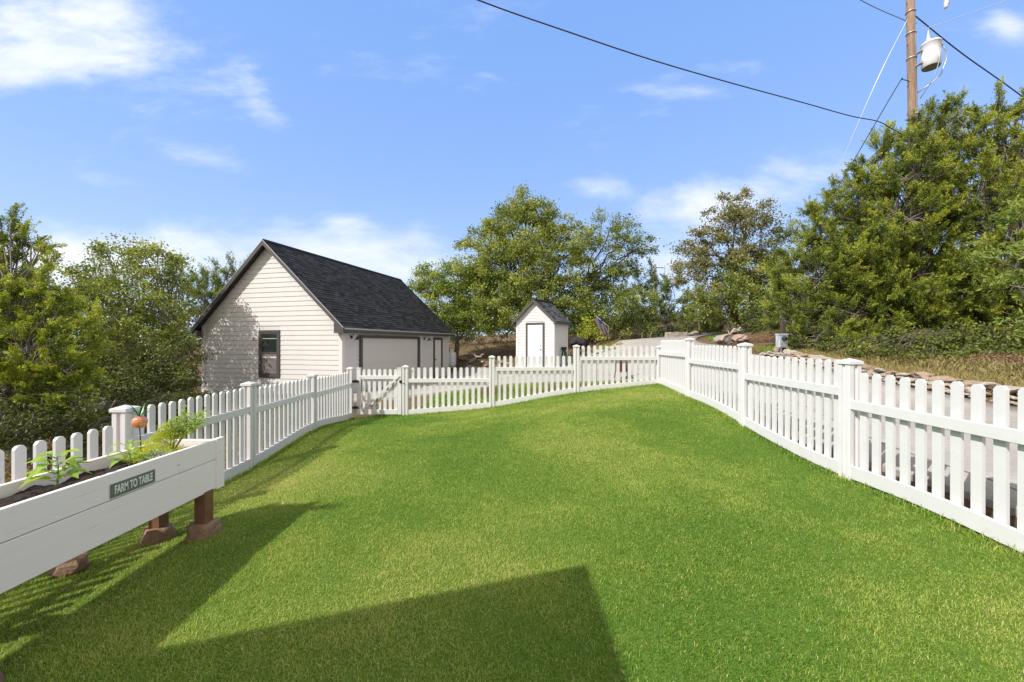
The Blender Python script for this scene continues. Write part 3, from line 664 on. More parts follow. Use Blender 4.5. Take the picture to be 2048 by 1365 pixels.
# ------------------------------------------------------------------ foliage
def unit(n, r=rng):
    v = r.normal(size=(n, 3)); return v/np.linalg.norm(v, axis=1, keepdims=True)
def leaf_quads(cen, axis, size, asp, r, droop=0):
    """rhombus leaves at cen (n,3) along axis (n,3)"""
    n = len(cen); a = axis/np.linalg.norm(axis, axis=1, keepdims=True)
    s = np.cross(a, unit(n, r)); s /= np.maximum(np.linalg.norm(s, axis=1, keepdims=True), 1e-6)
    L = size*r.uniform(.65, 1.3, n); W = L*asp
    nn = np.cross(a, s)
    b = cen-a*L[:, None]/2; t = cen+a*L[:, None]/2-nn*(L*.15)[:, None]; m = cen+a*(L*.05)[:, None]
    return np.stack([b, m+s*W[:, None]/2, t, m-s*W[:, None]/2], 1).reshape(-1, 3)
def blob_clumps(c, rad, k, r, rc, flat=.85):
    n = max(4, int(k*(rad/rc)**2)); u = unit(n, r); rr = rad*r.uniform(.18, 1.0, n)**.42
    u[:, 2] *= flat
    lump = 1+.22*np.array([mnoise.noise(Vector(v)*1.9+Vector(c)) for v in u])
    return np.asarray(c)+u*(rr*lump)[:, None], u
def oak_leaves(clumps, outs, rc, m, size, r, asp=.55, t0=.45, tv=.2):
    n = len(clumps); ci = np.repeat(np.arange(n), m)
    off = r.normal(0, 1, (n*m, 3))*np.array([1, 1, .7])*(rc*.5*r.uniform(.6, 1.3, n))[ci][:, None]
    cen = clumps[ci]+off
    ax = unit(n*m, r)+np.array([0, 0, -.25])+outs[ci]*.4
    ct = np.clip(t0+r.normal(0, tv, n), 0, 1); t = np.clip(ct[ci]+r.normal(0, .13, n*m), 0, 1)
    return leaf_quads(cen, ax, size, asp, r), np.repeat(t, 4)
def cedar_leaves(clumps, outs, rc, m, size, r, t0=.45, tv=.2, up=.7):
    """each clump = several tapering sprays of scale foliage"""
    n = len(clumps); ns = 5
    ax0 = outs*.8+np.array([0, 0, up])+r.normal(0, .45, (n, 3))
    ci = np.repeat(np.arange(n), ns); ax = ax0[ci]/np.linalg.norm(ax0[ci], axis=1, keepdims=True)+r.normal(0, .42, (n*ns, 3)); ax /= np.linalg.norm(ax, axis=1, keepdims=True)
    base = clumps[ci]-ax*(rc*.3)+r.normal(0, rc*.10, (n*ns, 3)); Ls = rc*r.uniform(.7, 1.7, n*ns)
    k = m//ns; si = np.repeat(np.arange(n*ns), k); u = r.uniform(0, 1, n*ns*k)
    rad = (1-u)*.21+.04
    cen = base[si]+ax[si]*(u*Ls[si])[:, None]+r.normal(0, 1, (n*ns*k, 3))*(rad*Ls[si]*.6)[:, None]
    la = ax[si]+r.normal(0, .55, (n*ns*k, 3))
    ct = np.clip(t0+r.normal(0, tv, n), 0, 1)[ci]; t = np.clip(ct[si]+(u-.5)*.65+r.normal(0, .1, n*ns*k), 0, 1)
    return leaf_quads(cen, la, size*.52, .36, r), np.repeat(t, 4)
def limb(b, p0, p1, r0, r1, r, wig=.08, seg=6, n=5):
    p0 = Vector(p0); p1 = Vector(p1); L = (p1-p0).length
    pts = [p0+(p1-p0)*(i/n)+(Vector(r.normal(0, wig*L, 3)) if 0 < i < n else Vector((0, 0, 0)))*(.6)+Vector((0, 0, math.sin(math.pi*i/n)*L*.05)) for i in range(n+1)]
    b.tube(pts, [r0+(r1-r0)*i/n for i in range(n+1)], seg, caps=False); return pts
def tree(name, label, cat, base, blobs, m, bark, style='oak', group=None, k=2.4, rc=.36, leaves=60, size=.11, asp=.55, t0=.45, tv=.2, trunk_r=.14, fork=.35, seed=1, twigs=10, stems=1, sink=.25, up=.7, flat=.85, inner=True, twig_r=.012):
    """base (px,d) in the plan, blobs (px,py,rpx,d): real positions at their own distances"""
    r = np.random.default_rng(seed)
    bx = (base[0]-1024)/F*base[1]; by = base[1]; bz = H(bx, by)
    root = empty(name, (bx, by, bz)); tag(root, label, cat, group)
    o = np.array([bx, by, bz]); Vs = []; Ts = []; tb = MB()
    k *= 1.25; leaves = int(leaves*(1.9 if style == 'oak' else 4.2))
    if style == 'cedar': twigs = int(twigs*1.8); trunk_r *= .85
    W = [(np.array(P(px, py, d))-o, rp/F*d) for px, py, rp, d in blobs]
    top = max(c[2] for c, q in W); 
    fk = []
    for s in range(stems):
        q = Vector((r.normal(0, .25) if stems > 1 else 0, r.normal(0, .25) if stems > 1 else 0, -sink))
        e = Vector((q.x*2.2+r.normal(0, .12), q.y*2.2+r.normal(0, .12), max(.3, top*fork)))
        limb(tb, q, e, trunk_r*1.15, trunk_r*.8, r, .03, 9); fk.append(e)
    for i, (c, rad) in enumerate(W):
        f = min(fk, key=lambda e: (e-Vector(c)).length)
        r0 = trunk_r*min(.55, .22+.07*rad)
        if c[2] < f.z*.9: f = Vector((f.x*.5, f.y*.5, max(.15, c[2]*.8)))
        pts = limb(tb, f, c, r0, r0*.4, r, .07, 6)
        cl, ou = blob_clumps(c, rad, k, r, rc, flat)
        if style == 'cedar' and rad > .3:
            ups = np.where(ou[:, 2] > .25)[0]
            if len(ups):
                ups = r.choice(ups, max(1, len(ups)//7), replace=False); ad = []; ao = []
                for q_ in ups:
                    dv = ou[q_]*.5+np.array([0, 0, 1.0])+r.normal(0, .15, 3); dv /= np.linalg.norm(dv)
                    for st in range(1, int(r.integers(2, 5))): ad.append(cl[q_]+dv*st*rc*.75); ao.append(dv*1.2)
                cl = np.concatenate([cl, np.array(ad)]); ou = np.concatenate([ou, np.array(ao)])
        n = len(cl)
        for j in r.choice(n, min(n, twigs*2 if style == 'oak' else twigs*2), replace=False):
            s0 = pts[int(r.integers(2, len(pts)))]
            limb(tb, s0, cl[j], max(r0*.16, twig_r*1.2), twig_r*.6, r, .09, 4, 4)
        q, t = (oak_leaves if style == 'oak' else cedar_leaves)(cl, ou, rc, leaves, size, r, t0=t0, tv=tv, **({'asp': asp} if style == 'oak' else {'up': up}))
        Vs.append(q); Ts.append(t)
    V = np.concatenate(Vs); T = np.concatenate(Ts); i = np.arange(len(V)//4)*4
    lo = np.where(V[:, 2] < 1.2)[0]
    if len(lo): V[lo, 2] = np.maximum(V[lo, 2], HZ(V[lo, 0]+bx, V[lo, 1]+by)-bz+.01+.05*rng.random(len(lo)))
    me = np_mesh('crown', V, [np.stack([i, i+1, i+2, i+3], 1)], T)
    link('crown', me, m, root); tb.build('trunk', bark, root)
    return root
oak_m = leafmat('oak_leaves', (.085, .125, .018), (.43, .46, .11), .3)
oakd_m = leafmat('dark_oak_leaves', (.06, .10, .018), (.33, .38, .085), .3)
oakr_m = leafmat('turning_oak_leaves', (.10, .13, .04), (.40, .33, .15), .3)
ced_m = leafmat('cedar_sprays', (.05, .085, .012), (.42, .46, .055), .22)
cedl_m = leafmat('yellow_cedar_sprays', (.08, .13, .01), (.54, .58, .06), .25)
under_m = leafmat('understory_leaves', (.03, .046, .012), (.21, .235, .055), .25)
brush_m = leafmat('dry_brush', (.13, .10, .06), (.30, .24, .15), .15)
GT = 'trees round the yard'
# right-hand cedars
tree('cedar_tree', 'big cedar in front of the utility pole, tallest and widest tree on the right', 'tree', (1800, 12.5),
     [(1745,345,52,12.6),(1700,410,70,12.6),(1660,470,62,12.8),(1790,420,95,12.4),(1850,280,50,12.2),(1885,240,36,12.2),(1880,330,70,12.2),(1720,520,90,12.2),(1640,560,85,12.4),(1800,560,110,11.6),(1880,460,90,11.9),(1710,630,80,12.0),(1600,620,68,12.6),(1810,650,80,11.6),(1600,515,40,12.8),(1765,300,26,12.6),(1885,215,18,12.2),(1826,290,34,11.2),(1830,350,56,11.0),(1820,440,70,11.0),(1850,320,36,11.2),(1700,690,46,11.6),(1780,700,44,11.2),(1620,675,40,12.0),(1850,700,36,11.0)],
     ced_m, barkg_m, 'cedar', GT, k=3.6, rc=.28, leaves=120, size=.085, t0=.42, trunk_r=.2, fork=.2, seed=3, twigs=16, stems=3)
tree('cedar_tree', 'feathery cedar with swept tips at the right edge, behind the driveway rocks', 'tree', (1990, 11.5),
     [(1960,270,46,11.6),(2010,235,36,11.5),(2045,215,28,11.5),(1990,330,72,11.4),(2060,310,60,11.2),(1950,400,80,11.2),(2040,430,90,10.8),(1950,240,18,11.6),(2020,560,110,10.6),(1920,580,90,11.0),(2110,420,80,10.8),(2150,560,110,10.2),(1935,650,70,11.0),(2040,655,80,10.4)],
     ced_m, barkg_m, 'cedar', GT, k=3.0, rc=.26, leaves=110, size=.085, t0=.5, trunk_r=.17, fork=.2, seed=5, twigs=16, stems=2)
tree('sumac_shrub', 'pale green broad-leaved shrub overhanging at the far right edge, before the cedars', 'shrub', (2140, 8.6),
     [(2040,420,16,9.0),(2010,440,14,9.2),(2050,510,34,8.6),(1990,520,26,9.0),(2080,580,60,8.4),(2000,560,26,9.0),(2060,650,44,8.4),(2120,470,50,8.6)],
     leafmat('sumac_leaves', (.12, .19, .03), (.36, .42, .10), .35), barkg_m, 'oak', None, k=1.5, rc=.22, leaves=26, size=.13, asp=.28, seed=8, trunk_r=.05, stems=2, twigs=5, fork=.4)
tree('juniper_shrub', 'low dark juniper scrub at the foot of the cedars beside the metal box', 'shrub', (1640, 12.2),
     [(1600,655,42,12.2),(1660,672,40,12.0),(1720,685,34,11.6),(1560,635,36,12.8),(1620,690,22,11.6),(1680,700,22,11.2),(1530,640,30,14)], under_m, barkg_m, 'cedar', None, k=2.0, rc=.26, leaves=80, size=.08, t0=.4, trunk_r=.05, seed=9, stems=3, twigs=14)
tree('juniper_shrub', 'low leafy scrub on the bank above the driveway rocks, right edge', 'shrub', (1980, 9.8),
     [(1850,690,36,10.4),(1920,685,46,9.8),(1990,695,48,9.4),(2060,700,50,9.0),(1900,706,30,9.4),(1960,715,28,9.0),(1790,696,30,10.6),(2030,725,30,8.8),(1780,705,22,9.6),(1850,715,24,9.2),(1920,722,24,8.8),(1990,730,26,8.6),(1720,705,20,10.0),(2060,735,30,8.2),(2100,720,50,8.6),(1740,700,26,10.8),(1840,712,18,9.8),(1810,690,34,10.0),(1880,695,36,9.5),(1950,700,38,9.1),(2020,705,40,8.8),(1680,695,26,10.8)], leafmat('bank_scrub', (.035, .055, .012), (.22, .25, .05), .25), bark_m, 'oak', None, k=2.8, rc=.24, leaves=70, size=.07, t0=.5, trunk_r=.04, seed=10, stems=3, twigs=6)
# oak with turning leaves and its neighbours
tree('oak_tree', 'tall thin oak with reddish turning leaves, left of the big cedars', 'tree', (1470, 22),
     [(1470,410,38,22),(1450,455,50,22),(1510,430,36,22),(1400,480,34,22.4),(1540,455,26,22),(1390,540,38,22),(1440,530,55,21.6),(1500,520,52,22),(1420,600,44,21.4),(1370,500,20,22.3),(1530,500,34,22.2)],
     oakr_m, bark_m, 'oak', GT, k=2.5, rc=.42, leaves=46, size=.13, t0=.4, trunk_r=.2, fork=.5, seed=11, twigs=8)
tree('oak_tree', 'bright green oak with low leaves and a dark trunk, just right of the thin oak', 'tree', (1508, 21),
     [(1480,560,52,21),(1530,570,50,21),(1440,600,50,20.6),(1490,610,46,20.4),(1545,620,44,20.6),(1560,540,50,21.5),(1580,470,30,21.5)],
     oak_m, bark_m, 'oak', GT, k=2.0, rc=.4, leaves=50, size=.12, t0=.38, trunk_r=.2, fork=.5, seed=12, twigs=6)
# central group
tree('oak_tree', 'tallest central oak rising behind the small shed', 'tree', (1060, 25),
     [(1042,412,26,25),(1010,440,40,25),(1070,425,40,25),(1040,470,70,25),(980,480,45,25.3),(1110,450,40,25),(960,530,60,25),(1030,550,85,24.5),(1100,530,80,24.6),(1150,490,50,25),(1070,610,75,24.2),(1140,600,56,24.4),(1043,388,9,25),(935,490,22,25.4),(1000,600,60,24.2)],
     oak_m, bark_m, 'oak', GT, k=2.5, rc=.45, leaves=56, size=.135, t0=.5, trunk_r=.3, fork=.4, seed=21, twigs=8, stems=2)
tree('oak_tree', 'airy oak leaning right, just right of the tallest central oak, leaves open against the sky', 'tree', (1180, 26),
     [(1220,460,42,26),(1250,480,40,26),(1285,490,28,26),(1210,520,55,26),(1265,530,34,26),(1180,560,60,25.6),(1200,430,16,26),(1300,500,16,26),(1230,580,42,25.8),(1150,610,50,25.4)],
     oakd_m, bark_m, 'oak', GT, k=1.45, rc=.42, leaves=40, size=.135, t0=.55, trunk_r=.22, fork=.4, seed=22, twigs=10)
tree('elm_tree', 'rounded green elm at the far end of the garage, with a long bent limb', 'tree', (905, 24.6),
     [(870,570,42,25.4),(850,550,26,25.6),(910,560,48,25.2),(890,610,52,24.8),(945,590,52,24.8),(930,635,44,24.4),(985,625,46,24.6),(955,645,36,24.2),(900,640,26,24.3),(830,580,20,25.8),(1000,570,40,25)],
     leafmat('elm_leaves', (.085, .14, .015), (.40, .46, .08), .3), bark_m, 'oak', GT, k=2.6, rc=.42, leaves=56, size=.12, t0=.42, trunk_r=.17, fork=.25, seed=23, twigs=6, stems=2)
tree('oak_tree', 'dense oak between the shed and the flag, lower than its neighbours', 'tree', (1205, 24),
     [(1190,640,34,24),(1230,620,46,24.4),(1270,600,44,24.8),(1250,650,32,24),(1290,640,36,24.4),(1160,630,30,23.6)],
     oakd_m, bark_m, 'oak', GT, k=2.5, rc=.42, leaves=52, size=.12, t0=.5, trunk_r=.12, fork=.4, seed=24, twigs=6)
tree('cedar_tree', 'round-topped cedar beyond the driveway, below the far utility pole', 'tree', (1330, 27),
     [(1310,590,40,27),(1350,600,36,27),(1330,640,40,26),(1290,640,30,26),(1370,640,30,26.5),(1290,570,22,27),(1345,565,22,27)],
     oakd_m, barkg_m, 'cedar', GT, k=2.4, rc=.5, leaves=80, size=.16, t0=.45, trunk_r=.15, seed=25, twigs=16)
tree('cedar_tree', 'small yellow-green cedar left of the turning oak, at the bend of the driveway', 'tree', (1400, 25),
     [(1400,620,34,25),(1385,650,26,24.6),(1425,640,30,24.4),(1395,590,22,25.2)],
     cedl_m, barkg_m, 'cedar', GT, k=2.4, rc=.42, leaves=70, size=.15, t0=.45, trunk_r=.1, seed=26, twigs=10)
tree('yellow_shrub', 'bright yellow-green shrub between the shed and the hanging flag', 'shrub', (1180, 22.5),
     [(1178,655,22,22.5),(1165,668,16,22.3),(1195,668,17,22.3)], cedl_m, barkg_m, 'oak', None, k=2.0, rc=.3, leaves=40, size=.1, t0=.6, trunk_r=.03, seed=27, twigs=3, stems=2)
# left group
tree('cedar_tree', 'near yellow-green cedar at the left edge with drooping boughs over the fence', 'tree', (60, 7.6),
     [(20,470,34,8.0),(62,490,24,8.0),(10,530,46,8.0),(85,600,44,7.8),(30,620,76,7.6),(110,650,50,7.6),(60,700,80,7.2),(130,745,44,7.2),(175,762,22,7.2),(30,790,80,7.0),(110,800,50,7.0),(-60,600,110,7.8),(-60,760,110,7.4)],
     cedl_m, barkg_m, 'cedar', GT, k=4.2, rc=.22, leaves=100, size=.075, t0=.38, trunk_r=.13, fork=.3, seed=31, twigs=14, stems=2, up=.35)
tree('elm_tree', 'wide bushy elm with twiggy top, between the left cedar and the garage', 'tree', (285, 13.6),
     [(230,545,60,13.8),(300,530,52,13.8),(335,562,46,13.8),(185,570,40,13.8),(270,610,85,13.4),(322,640,56,13.6),(200,650,70,13.2),(290,700,80,13.0),(210,500,16,13.9),(270,500,22,13.9),(320,500,18,13.9),(155,545,16,13.8),(350,520,14,13.9)],
     oak_m, barkg_m, 'oak', GT, k=2.1, rc=.34, leaves=46, size=.095, t0=.5, trunk_r=.16, fork=.3, seed=32, twigs=12, stems=2)
tree('cedar_tree', 'dark cedar top showing behind the left slope of the garage roof', 'tree', (425, 22),
     [(425,570,36,22),(455,558,24,22),(400,585,42,21.6),(375,580,36,20),(470,545,12,22),(440,620,46,21.6),(385,640,40,20)], oakd_m, barkg_m, 'cedar', GT, k=2.4, rc=.4, leaves=70, size=.13, t0=.5, trunk_r=.13, seed=33, twigs=8)
tree('bush', 'tangled dark bush under the elm, left of the garage wall', 'shrub', (340, 12.6),
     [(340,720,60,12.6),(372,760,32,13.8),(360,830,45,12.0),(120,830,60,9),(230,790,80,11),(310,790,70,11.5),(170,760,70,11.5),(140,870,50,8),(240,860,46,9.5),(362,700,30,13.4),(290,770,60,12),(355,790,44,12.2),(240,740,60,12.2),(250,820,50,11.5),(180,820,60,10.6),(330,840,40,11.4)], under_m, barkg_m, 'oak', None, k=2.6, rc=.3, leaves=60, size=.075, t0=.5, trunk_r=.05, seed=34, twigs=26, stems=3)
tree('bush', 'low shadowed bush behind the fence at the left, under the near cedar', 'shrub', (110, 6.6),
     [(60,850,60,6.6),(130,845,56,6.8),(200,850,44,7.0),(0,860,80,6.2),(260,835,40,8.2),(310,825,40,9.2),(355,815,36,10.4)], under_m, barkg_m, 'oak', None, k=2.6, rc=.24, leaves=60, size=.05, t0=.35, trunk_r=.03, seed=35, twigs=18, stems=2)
tree('cedar_tree', 'second cedar behind the near one, its crown filling the gap beside the elm', 'tree', (130, 11.5),
     [(110,590,46,11.6),(150,620,50,11.5),(90,640,60,11.4),(160,700,70,11.2),(60,560,40,11.8),(30,640,90,12)], ced_m, barkg_m, 'cedar', GT, k=1.1, rc=.32, leaves=90, size=.1, t0=.45, trunk_r=.12, seed=36, twigs=12)
tree('bush', 'grey-brown leafless brush along the back edge of the driveway', 'shrub', (1290, 23.5),
     [(1240,668,14,23.6),(1275,664,20,24),(1310,660,20,24.5),(1350,655,22,25),(1390,652,20,26),(1430,640,22,25.5),(1460,640,20,25)], brush_m, barkg_m, 'oak', None, k=1.2, rc=.35, leaves=20, size=.09, t0=.5, trunk_r=.03, seed=37, twigs=40, stems=2)
tree('bush', 'straw-coloured scrub on the slope between the garage and the shed', 'shrub', (985, 26.5),
     [(960,690,14,26.8),(985,684,18,26.5),(1012,688,16,26),(935,682,16,27),(920,690,12,26.5),(1000,672,14,27.5),(965,674,14,28)], leafmat('scrub', (.14, .14, .04), (.36, .30, .13), .3), barkg_m, 'oak', None, k=1.4, rc=.3, leaves=24, size=.09, t0=.5, trunk_r=.03, seed=38, twigs=14, stems=2)
def woods():
    r = np.random.default_rng(77); Vs = []; Ts = []
    spec = [(x, 640+12*math.sin(x*.03), 46, 34+4*math.sin(x*.017)) for x in range(830, 1640, 44)]+[(x, 664, 40, 30+3*math.sin(x*.017)) for x in range(1100, 1660, 28)]+[(x, 668, 22, 33) for x in range(840, 1100, 30)]
    spec += [(x, 650+10*math.sin(x*.05), 60, 22) for x in range(-120, 420, 60)]+[(x, 720, 60, 19) for x in range(-120, 420, 60)]
    spec += [(x, 590+14*math.sin(x*.04), 55, 24) for x in range(1560, 2300, 60)]+[(x, 650, 60, 19) for x in range(1540, 2300, 50)]+[(x, 610, 55, 21) for x in range(1580, 2300, 50)]+[(x, 540, 50, 24) for x in range(1680, 2300, 50)]
    for px, py, rp, d in spec:
        c = np.array(P(px, py, d)); rad = rp/F*d
        cl, ou = blob_clumps(c, rad, 3.2 if px > 1540 and d < 26 else 1.9, r, .5); q, t = oak_leaves(cl, ou, .5, 56, .18, r, t0=.4)
        Vs.append(q); Ts.append(t)
    V = np.concatenate(Vs); i = np.arange(len(V)//4)*4
    tag(link('distant_woods', np_mesh('distant_woods', V, [np.stack([i, i+1, i+2, i+3], 1)], np.concatenate(Ts)), leafmat('far_leaves', (.045, .07, .018), (.17, .20, .045), .2)), 'mass of dark woodland closing the view behind the nearer trees', 'woods', kind='stuff')
woods()
# dry grass and leaf litter on the bank
def scatter(name, polys, n, hh, ww, m, label, cat, flat=False, seed=5):
    r = np.random.default_rng(seed); Vs = []; Ts = []
    for poly, cnt in zip(polys, n):
        xs = [p[0] for p in poly]; ys = [p[1] for p in poly]
        x = r.uniform(min(xs), max(xs), cnt*2); y = r.uniform(min(ys), max(ys), cnt*2); k = inpoly(x, y, poly)
        x = x[k][:cnt]; y = y[k][:cnt]; z = HZ(x, y); N_ = len(x)
        if flat:
            cen = np.stack([x, y, z+r.uniform(.0, .05, N_)], 1); ax = unit(N_, r)*np.array([1, 1, .35]); V = leaf_quads(cen, ax, hh, ww, r)
        else:
            cx = x+0; h = hh*r.uniform(.4, 1.3, N_); ax = np.stack([r.normal(0, .5, N_), r.normal(0, .5, N_), np.ones(N_)], 1)
            cen = np.stack([x, y, z], 1)+ax*(h*.45)[:, None]
            a = ax/np.linalg.norm(ax, axis=1, keepdims=True); s = np.cross(a, unit(N_, r)); s /= np.linalg.norm(s, axis=1, keepdims=True)
            b = cen-a*h[:, None]*.5; t = cen+a*h[:, None]*.5; mm = cen
            V = np.stack([b, mm+s*ww/2, t, mm-s*ww/2], 1).reshape(-1, 3)
        Vs.append(V); Ts.append(np.repeat(np.clip(r.normal(.5, .25, N_), 0, 1), 4))
    V = np.concatenate(Vs); i = np.arange(len(V)//4)*4
    tag(link(name, np_mesh(name, V, [np.stack([i, i+1, i+2, i+3], 1)], np.concatenate(Ts)), m), label, cat, kind='stuff')
bank = [(7.75,3.5),(7.8,8),(7.9,11.9),(8.9,12.2),(9.3,16.5),(10.5,17.5),(14,18),(15,9),(13,4)]
back = [(-3,23.5),(-1,23),(1,21.4),(3.4,20.8),(3.6,19.9),(5.4,21.2),(9,26.5),(14,30.5),(14,36),(-8,36),(-8,25)]
leftb = [(-4,9.6),(-3.9,-1),(-14,3),(-16,14),(-13,19),(-12.4,15.7),(-6.2,13.6)]
scatter('dry_grass', [bank, back, leftb, [(7.8,3.5),(7.85,8),(7.95,11.9),(8.5,11.5),(8.6,3.5)]], [3500, 16000, 5000, 9000], .15, .010, leafmat('dry_grass', (.20, .17, .05), (.55, .43, .20), .3), 'tufts of dry straw grass on the banks and slopes around the yard', 'dry grass')
band = [(7.9,3.5),(7.95,8),(8.05,11.9),(9.4,11.8),(9.6,8),(9.8,3.5)]
scatter('weeds', [band, leftb], [9000, 9000], .12, .03, leafmat('weeds', (.12, .10, .03), (.38, .32, .13), .3), 'low green and straw weeds on the banks outside the fences', 'weeds', seed=17)
scatter('leaf_litter', [bank, back, leftb], [90000, 12000, 20000], .045, .6, leafmat('litter', (.10, .05, .025), (.34, .21, .12), .1), 'brown fallen leaves covering the bank beneath the cedars', 'leaf litter', flat=True, seed=6)
# ------------------------------------------------------------------ raised planter
def planter():
    xf, xb, y0, y1, zt, zb = -2.45, -2.89, 1.44, 3.29, -.80, -1.205
    g = empty('raised_planter', (-2.67, 2.36, H(-2.67, 2.36))); tag(g, 'long whitewashed wooden planter box raised on short brown legs, beside the left fence', 'planter')
    off = -g.location
    T = Matrix.Translation(off)
    pm = bpy.data.materials.new('whitewashed_pine'); pm.use_nodes = True; t = pm.node_tree; b = t.nodes['Principled BSDF']; L = t.links.new
    tc = N('ShaderNodeTexCoord', t); mp = N('ShaderNodeMapping', t); mp.inputs['Scale'].default_value = (14, .9, 14); L(tc.outputs['Object'], mp.inputs[0])
    n = N('ShaderNodeTexNoise', t, i_Scale=3, i_Detail=8, i_Roughness=.6, i_Distortion=.6); L(mp.outputs[0], n.inputs['Vector'])
    cr = N('ShaderNodeValToRGB', t); L(n.outputs[0], cr.inputs[0]); e = cr.color_ramp.elements
    e[0].position = .24; e[0].color = (.62, .48, .38, 1); e[1].position = .36; e[1].color = (.88, .785, .74, 1); q = e.new(.75); q.color = (.90, .82, .785, 1)
    v = N('ShaderNodeTexVoronoi', t, i_Scale=2.3); mp2 = N('ShaderNodeMapping', t); mp2.inputs['Scale'].default_value = (1, 1, 2.2); L(tc.outputs['Object'], mp2.inputs[0]); L(mp2.outputs[0], v.inputs['Vector'])
    r = N('ShaderNodeMapRange', t); L(v.outputs['Distance'], r.inputs[0]); r.inputs[1].default_value = .02; r.inputs[2].default_value = .05; r.inputs[3].default_value = .7; r.inputs[4].default_value = 0
    mx = N('ShaderNodeMix', t, data_type='RGBA'); L(r.outputs[0], mx.inputs[0]); L(cr.outputs[0], mx.inputs[6]); mx.inputs[7].default_value = (.36, .24, .17, 1); L(mx.outputs[2], b.inputs[0])
    b.inputs['Roughness'].default_value = .6; bp = N('ShaderNodeBump', t, i_Strength=.25, i_Distance=.004); L(n.outputs[0], bp.inputs['Height']); L(bp.outputs[0], b.inputs['Normal'])
    zm = zt-.165
    for nm, z0, z1 in (('front_board', zm+.003, zt), ('front_board', zb, zm-.002)):
        b = MB(); b.box(xf-.032, xf, y0, y1-.004, z0, z1, T=T, bev=.003); b.build(nm, pm, g)
    for nm, z0, z1 in (('back_board', zm+.003, zt), ('back_board', zb, zm-.002)):
        b = MB(); b.box(xb, xb+.032, y0, y1-.004, z0, z1, T=T, bev=.003); b.build(nm, pm, g)
    for y in (y0-.034, y1):
        b = MB(); b.box(xb, xf-.003, y, y+.03, zb, zt-.002, T=T, bev=.003); b.build('end_board', pm, g)
    for y in (y0-.09, y1+.006):
        for x in (xf-.03, xb-.005):
            b = MB(); b.box(x, x+.038, y, y+.085, zb-.01, zt+.004, T=T, bev=.003); b.build('corner_post', pm, g)
    b = MB(); b.box(xb+.03, xf-.03, y0, y1, zb+.01, zb+.03, T=T); b.build('bottom', wood_leg, g)
    LEGS = ((xf-.035, 3.21), (xb+.05, 3.2), (xf-.035, 1.80), (xb+.05, 1.62))
    # soil
    bm = bmesh.new(); bmesh.ops.create_grid(bm, x_segments=26, y_segments=110, size=.5)
    for v_ in bm.verts:
        x = xb+.033+(v_.co.x+.5)*(xf-xb-.066); y = y0+.001+(v_.co.y+.5)*(y1-y0-.006)
        z = -.872+.03*mnoise.noise(Vector((x*7, y*7, 1)))+.016*mnoise.noise(Vector((x*30, y*30, 4)))+.01*mnoise.noise(Vector((x*70, y*70, 4)))
        v_.co = Vector((x, y, z))+off
    me = bpy.data.meshes.new('soil'); bm.to_mesh(me); bm.free(); link('soil', me, mat('potting_soil', (.045, .028, .02), .95, var=(.015, .010, .008), vscale=40, bump=1, bscale=90), g)
    for x, y in LEGS:
        b = MB(); gz = H(x, y); b.box(x-.045, x+.045, y-.045, y+.045, gz+.105, zb+.012, T=T, bev=.004); b.build('leg', wood_leg, g)
        # stone footing under each leg
    k = 0
    labs = ['brown stone footing block under the planter leg nearest the open lawn, far end', 'brown stone footing block under the planter leg at the far end, fence side',
            'greyish stone footing block under the near leg, bottom left corner', 'brown stone footing block under the near planter leg, fence side', 'brown stone footing block under the middle planter leg, fence side']
    for (x, y), lb in zip(LEGS, labs):
        bm = bmesh.new(); bmesh.ops.create_cube(bm, size=1); bmesh.ops.subdivide_edges(bm, edges=bm.edges[:], cuts=5, use_grid_fill=True)
        for v_ in bm.verts:
            c = v_.co; t_ = c.z+.5; s_ = .225*(1-t_*.25); c.x *= s_; c.y *= s_; c.z = t_*.13-.02
            rr = math.hypot(c.x, c.y); lim = s_*.58
            if rr > lim: c.x *= lim/rr; c.y *= lim/rr
            n_ = mnoise.noise(Vector((c.x*14+k, c.y*14, c.z*14)))*.018; c.x += n_; c.y += n_*.7; c.z += n_*.5
        for f in bm.faces: f.smooth = True
        me = bpy.data.meshes.new('footing'); bm.to_mesh(me); bm.free()
        o = link('stone_footing', me, foot_m); o.location = (x, y, H(x, y)); o.rotation_euler = (0, 0, k*.7); tag(o, lb, 'stone block', 'footings under the planter legs'); k += 1
    # sign
    s = empty('planter_sign', (xf+.001, 2.575, -.908), R(90)); tag(s, 'small green FARM TO TABLE sign fixed to the front of the planter', 'sign')
    b = MB(); b.box(-.152, .152, -.006, 0, -.043, .043, bev=.002); b.build('sign_board', mat('sign_green', (.12, .145, .105), .5, var=(.16, .185, .135), vscale=30), s)
    cu = bpy.data.curves.new('lettering', 'FONT'); cu.body = 'FARM TO TABLE'; cu.size = .058; cu.offset = .0016; cu.extrude = .0006; cu.align_x = 'CENTER'; cu.align_y = 'CENTER'; cu.space_character = 1.02
    o = bpy.data.objects.new('lettering', cu); C.objects.link(o); o.parent = s; o.location = (0, -.0072, -.001); o.rotation_euler = (R(90), 0, 0); o.scale = (.60, 1.25, 1)
    lm = mat('sign_lettering', (.75, .75, .70), .5); cu.materials.append(lm); bpy.context.view_layer.update()
    me = bpy.data.meshes.new_from_object(o.evaluated_get(bpy.context.evaluated_depsgraph_get())); o2 = link('lettering', me, lm, s); o2.location = o.location; o2.rotation_euler = o.rotation_euler; o2.scale = o.scale; bpy.data.objects.remove(o)
planter()
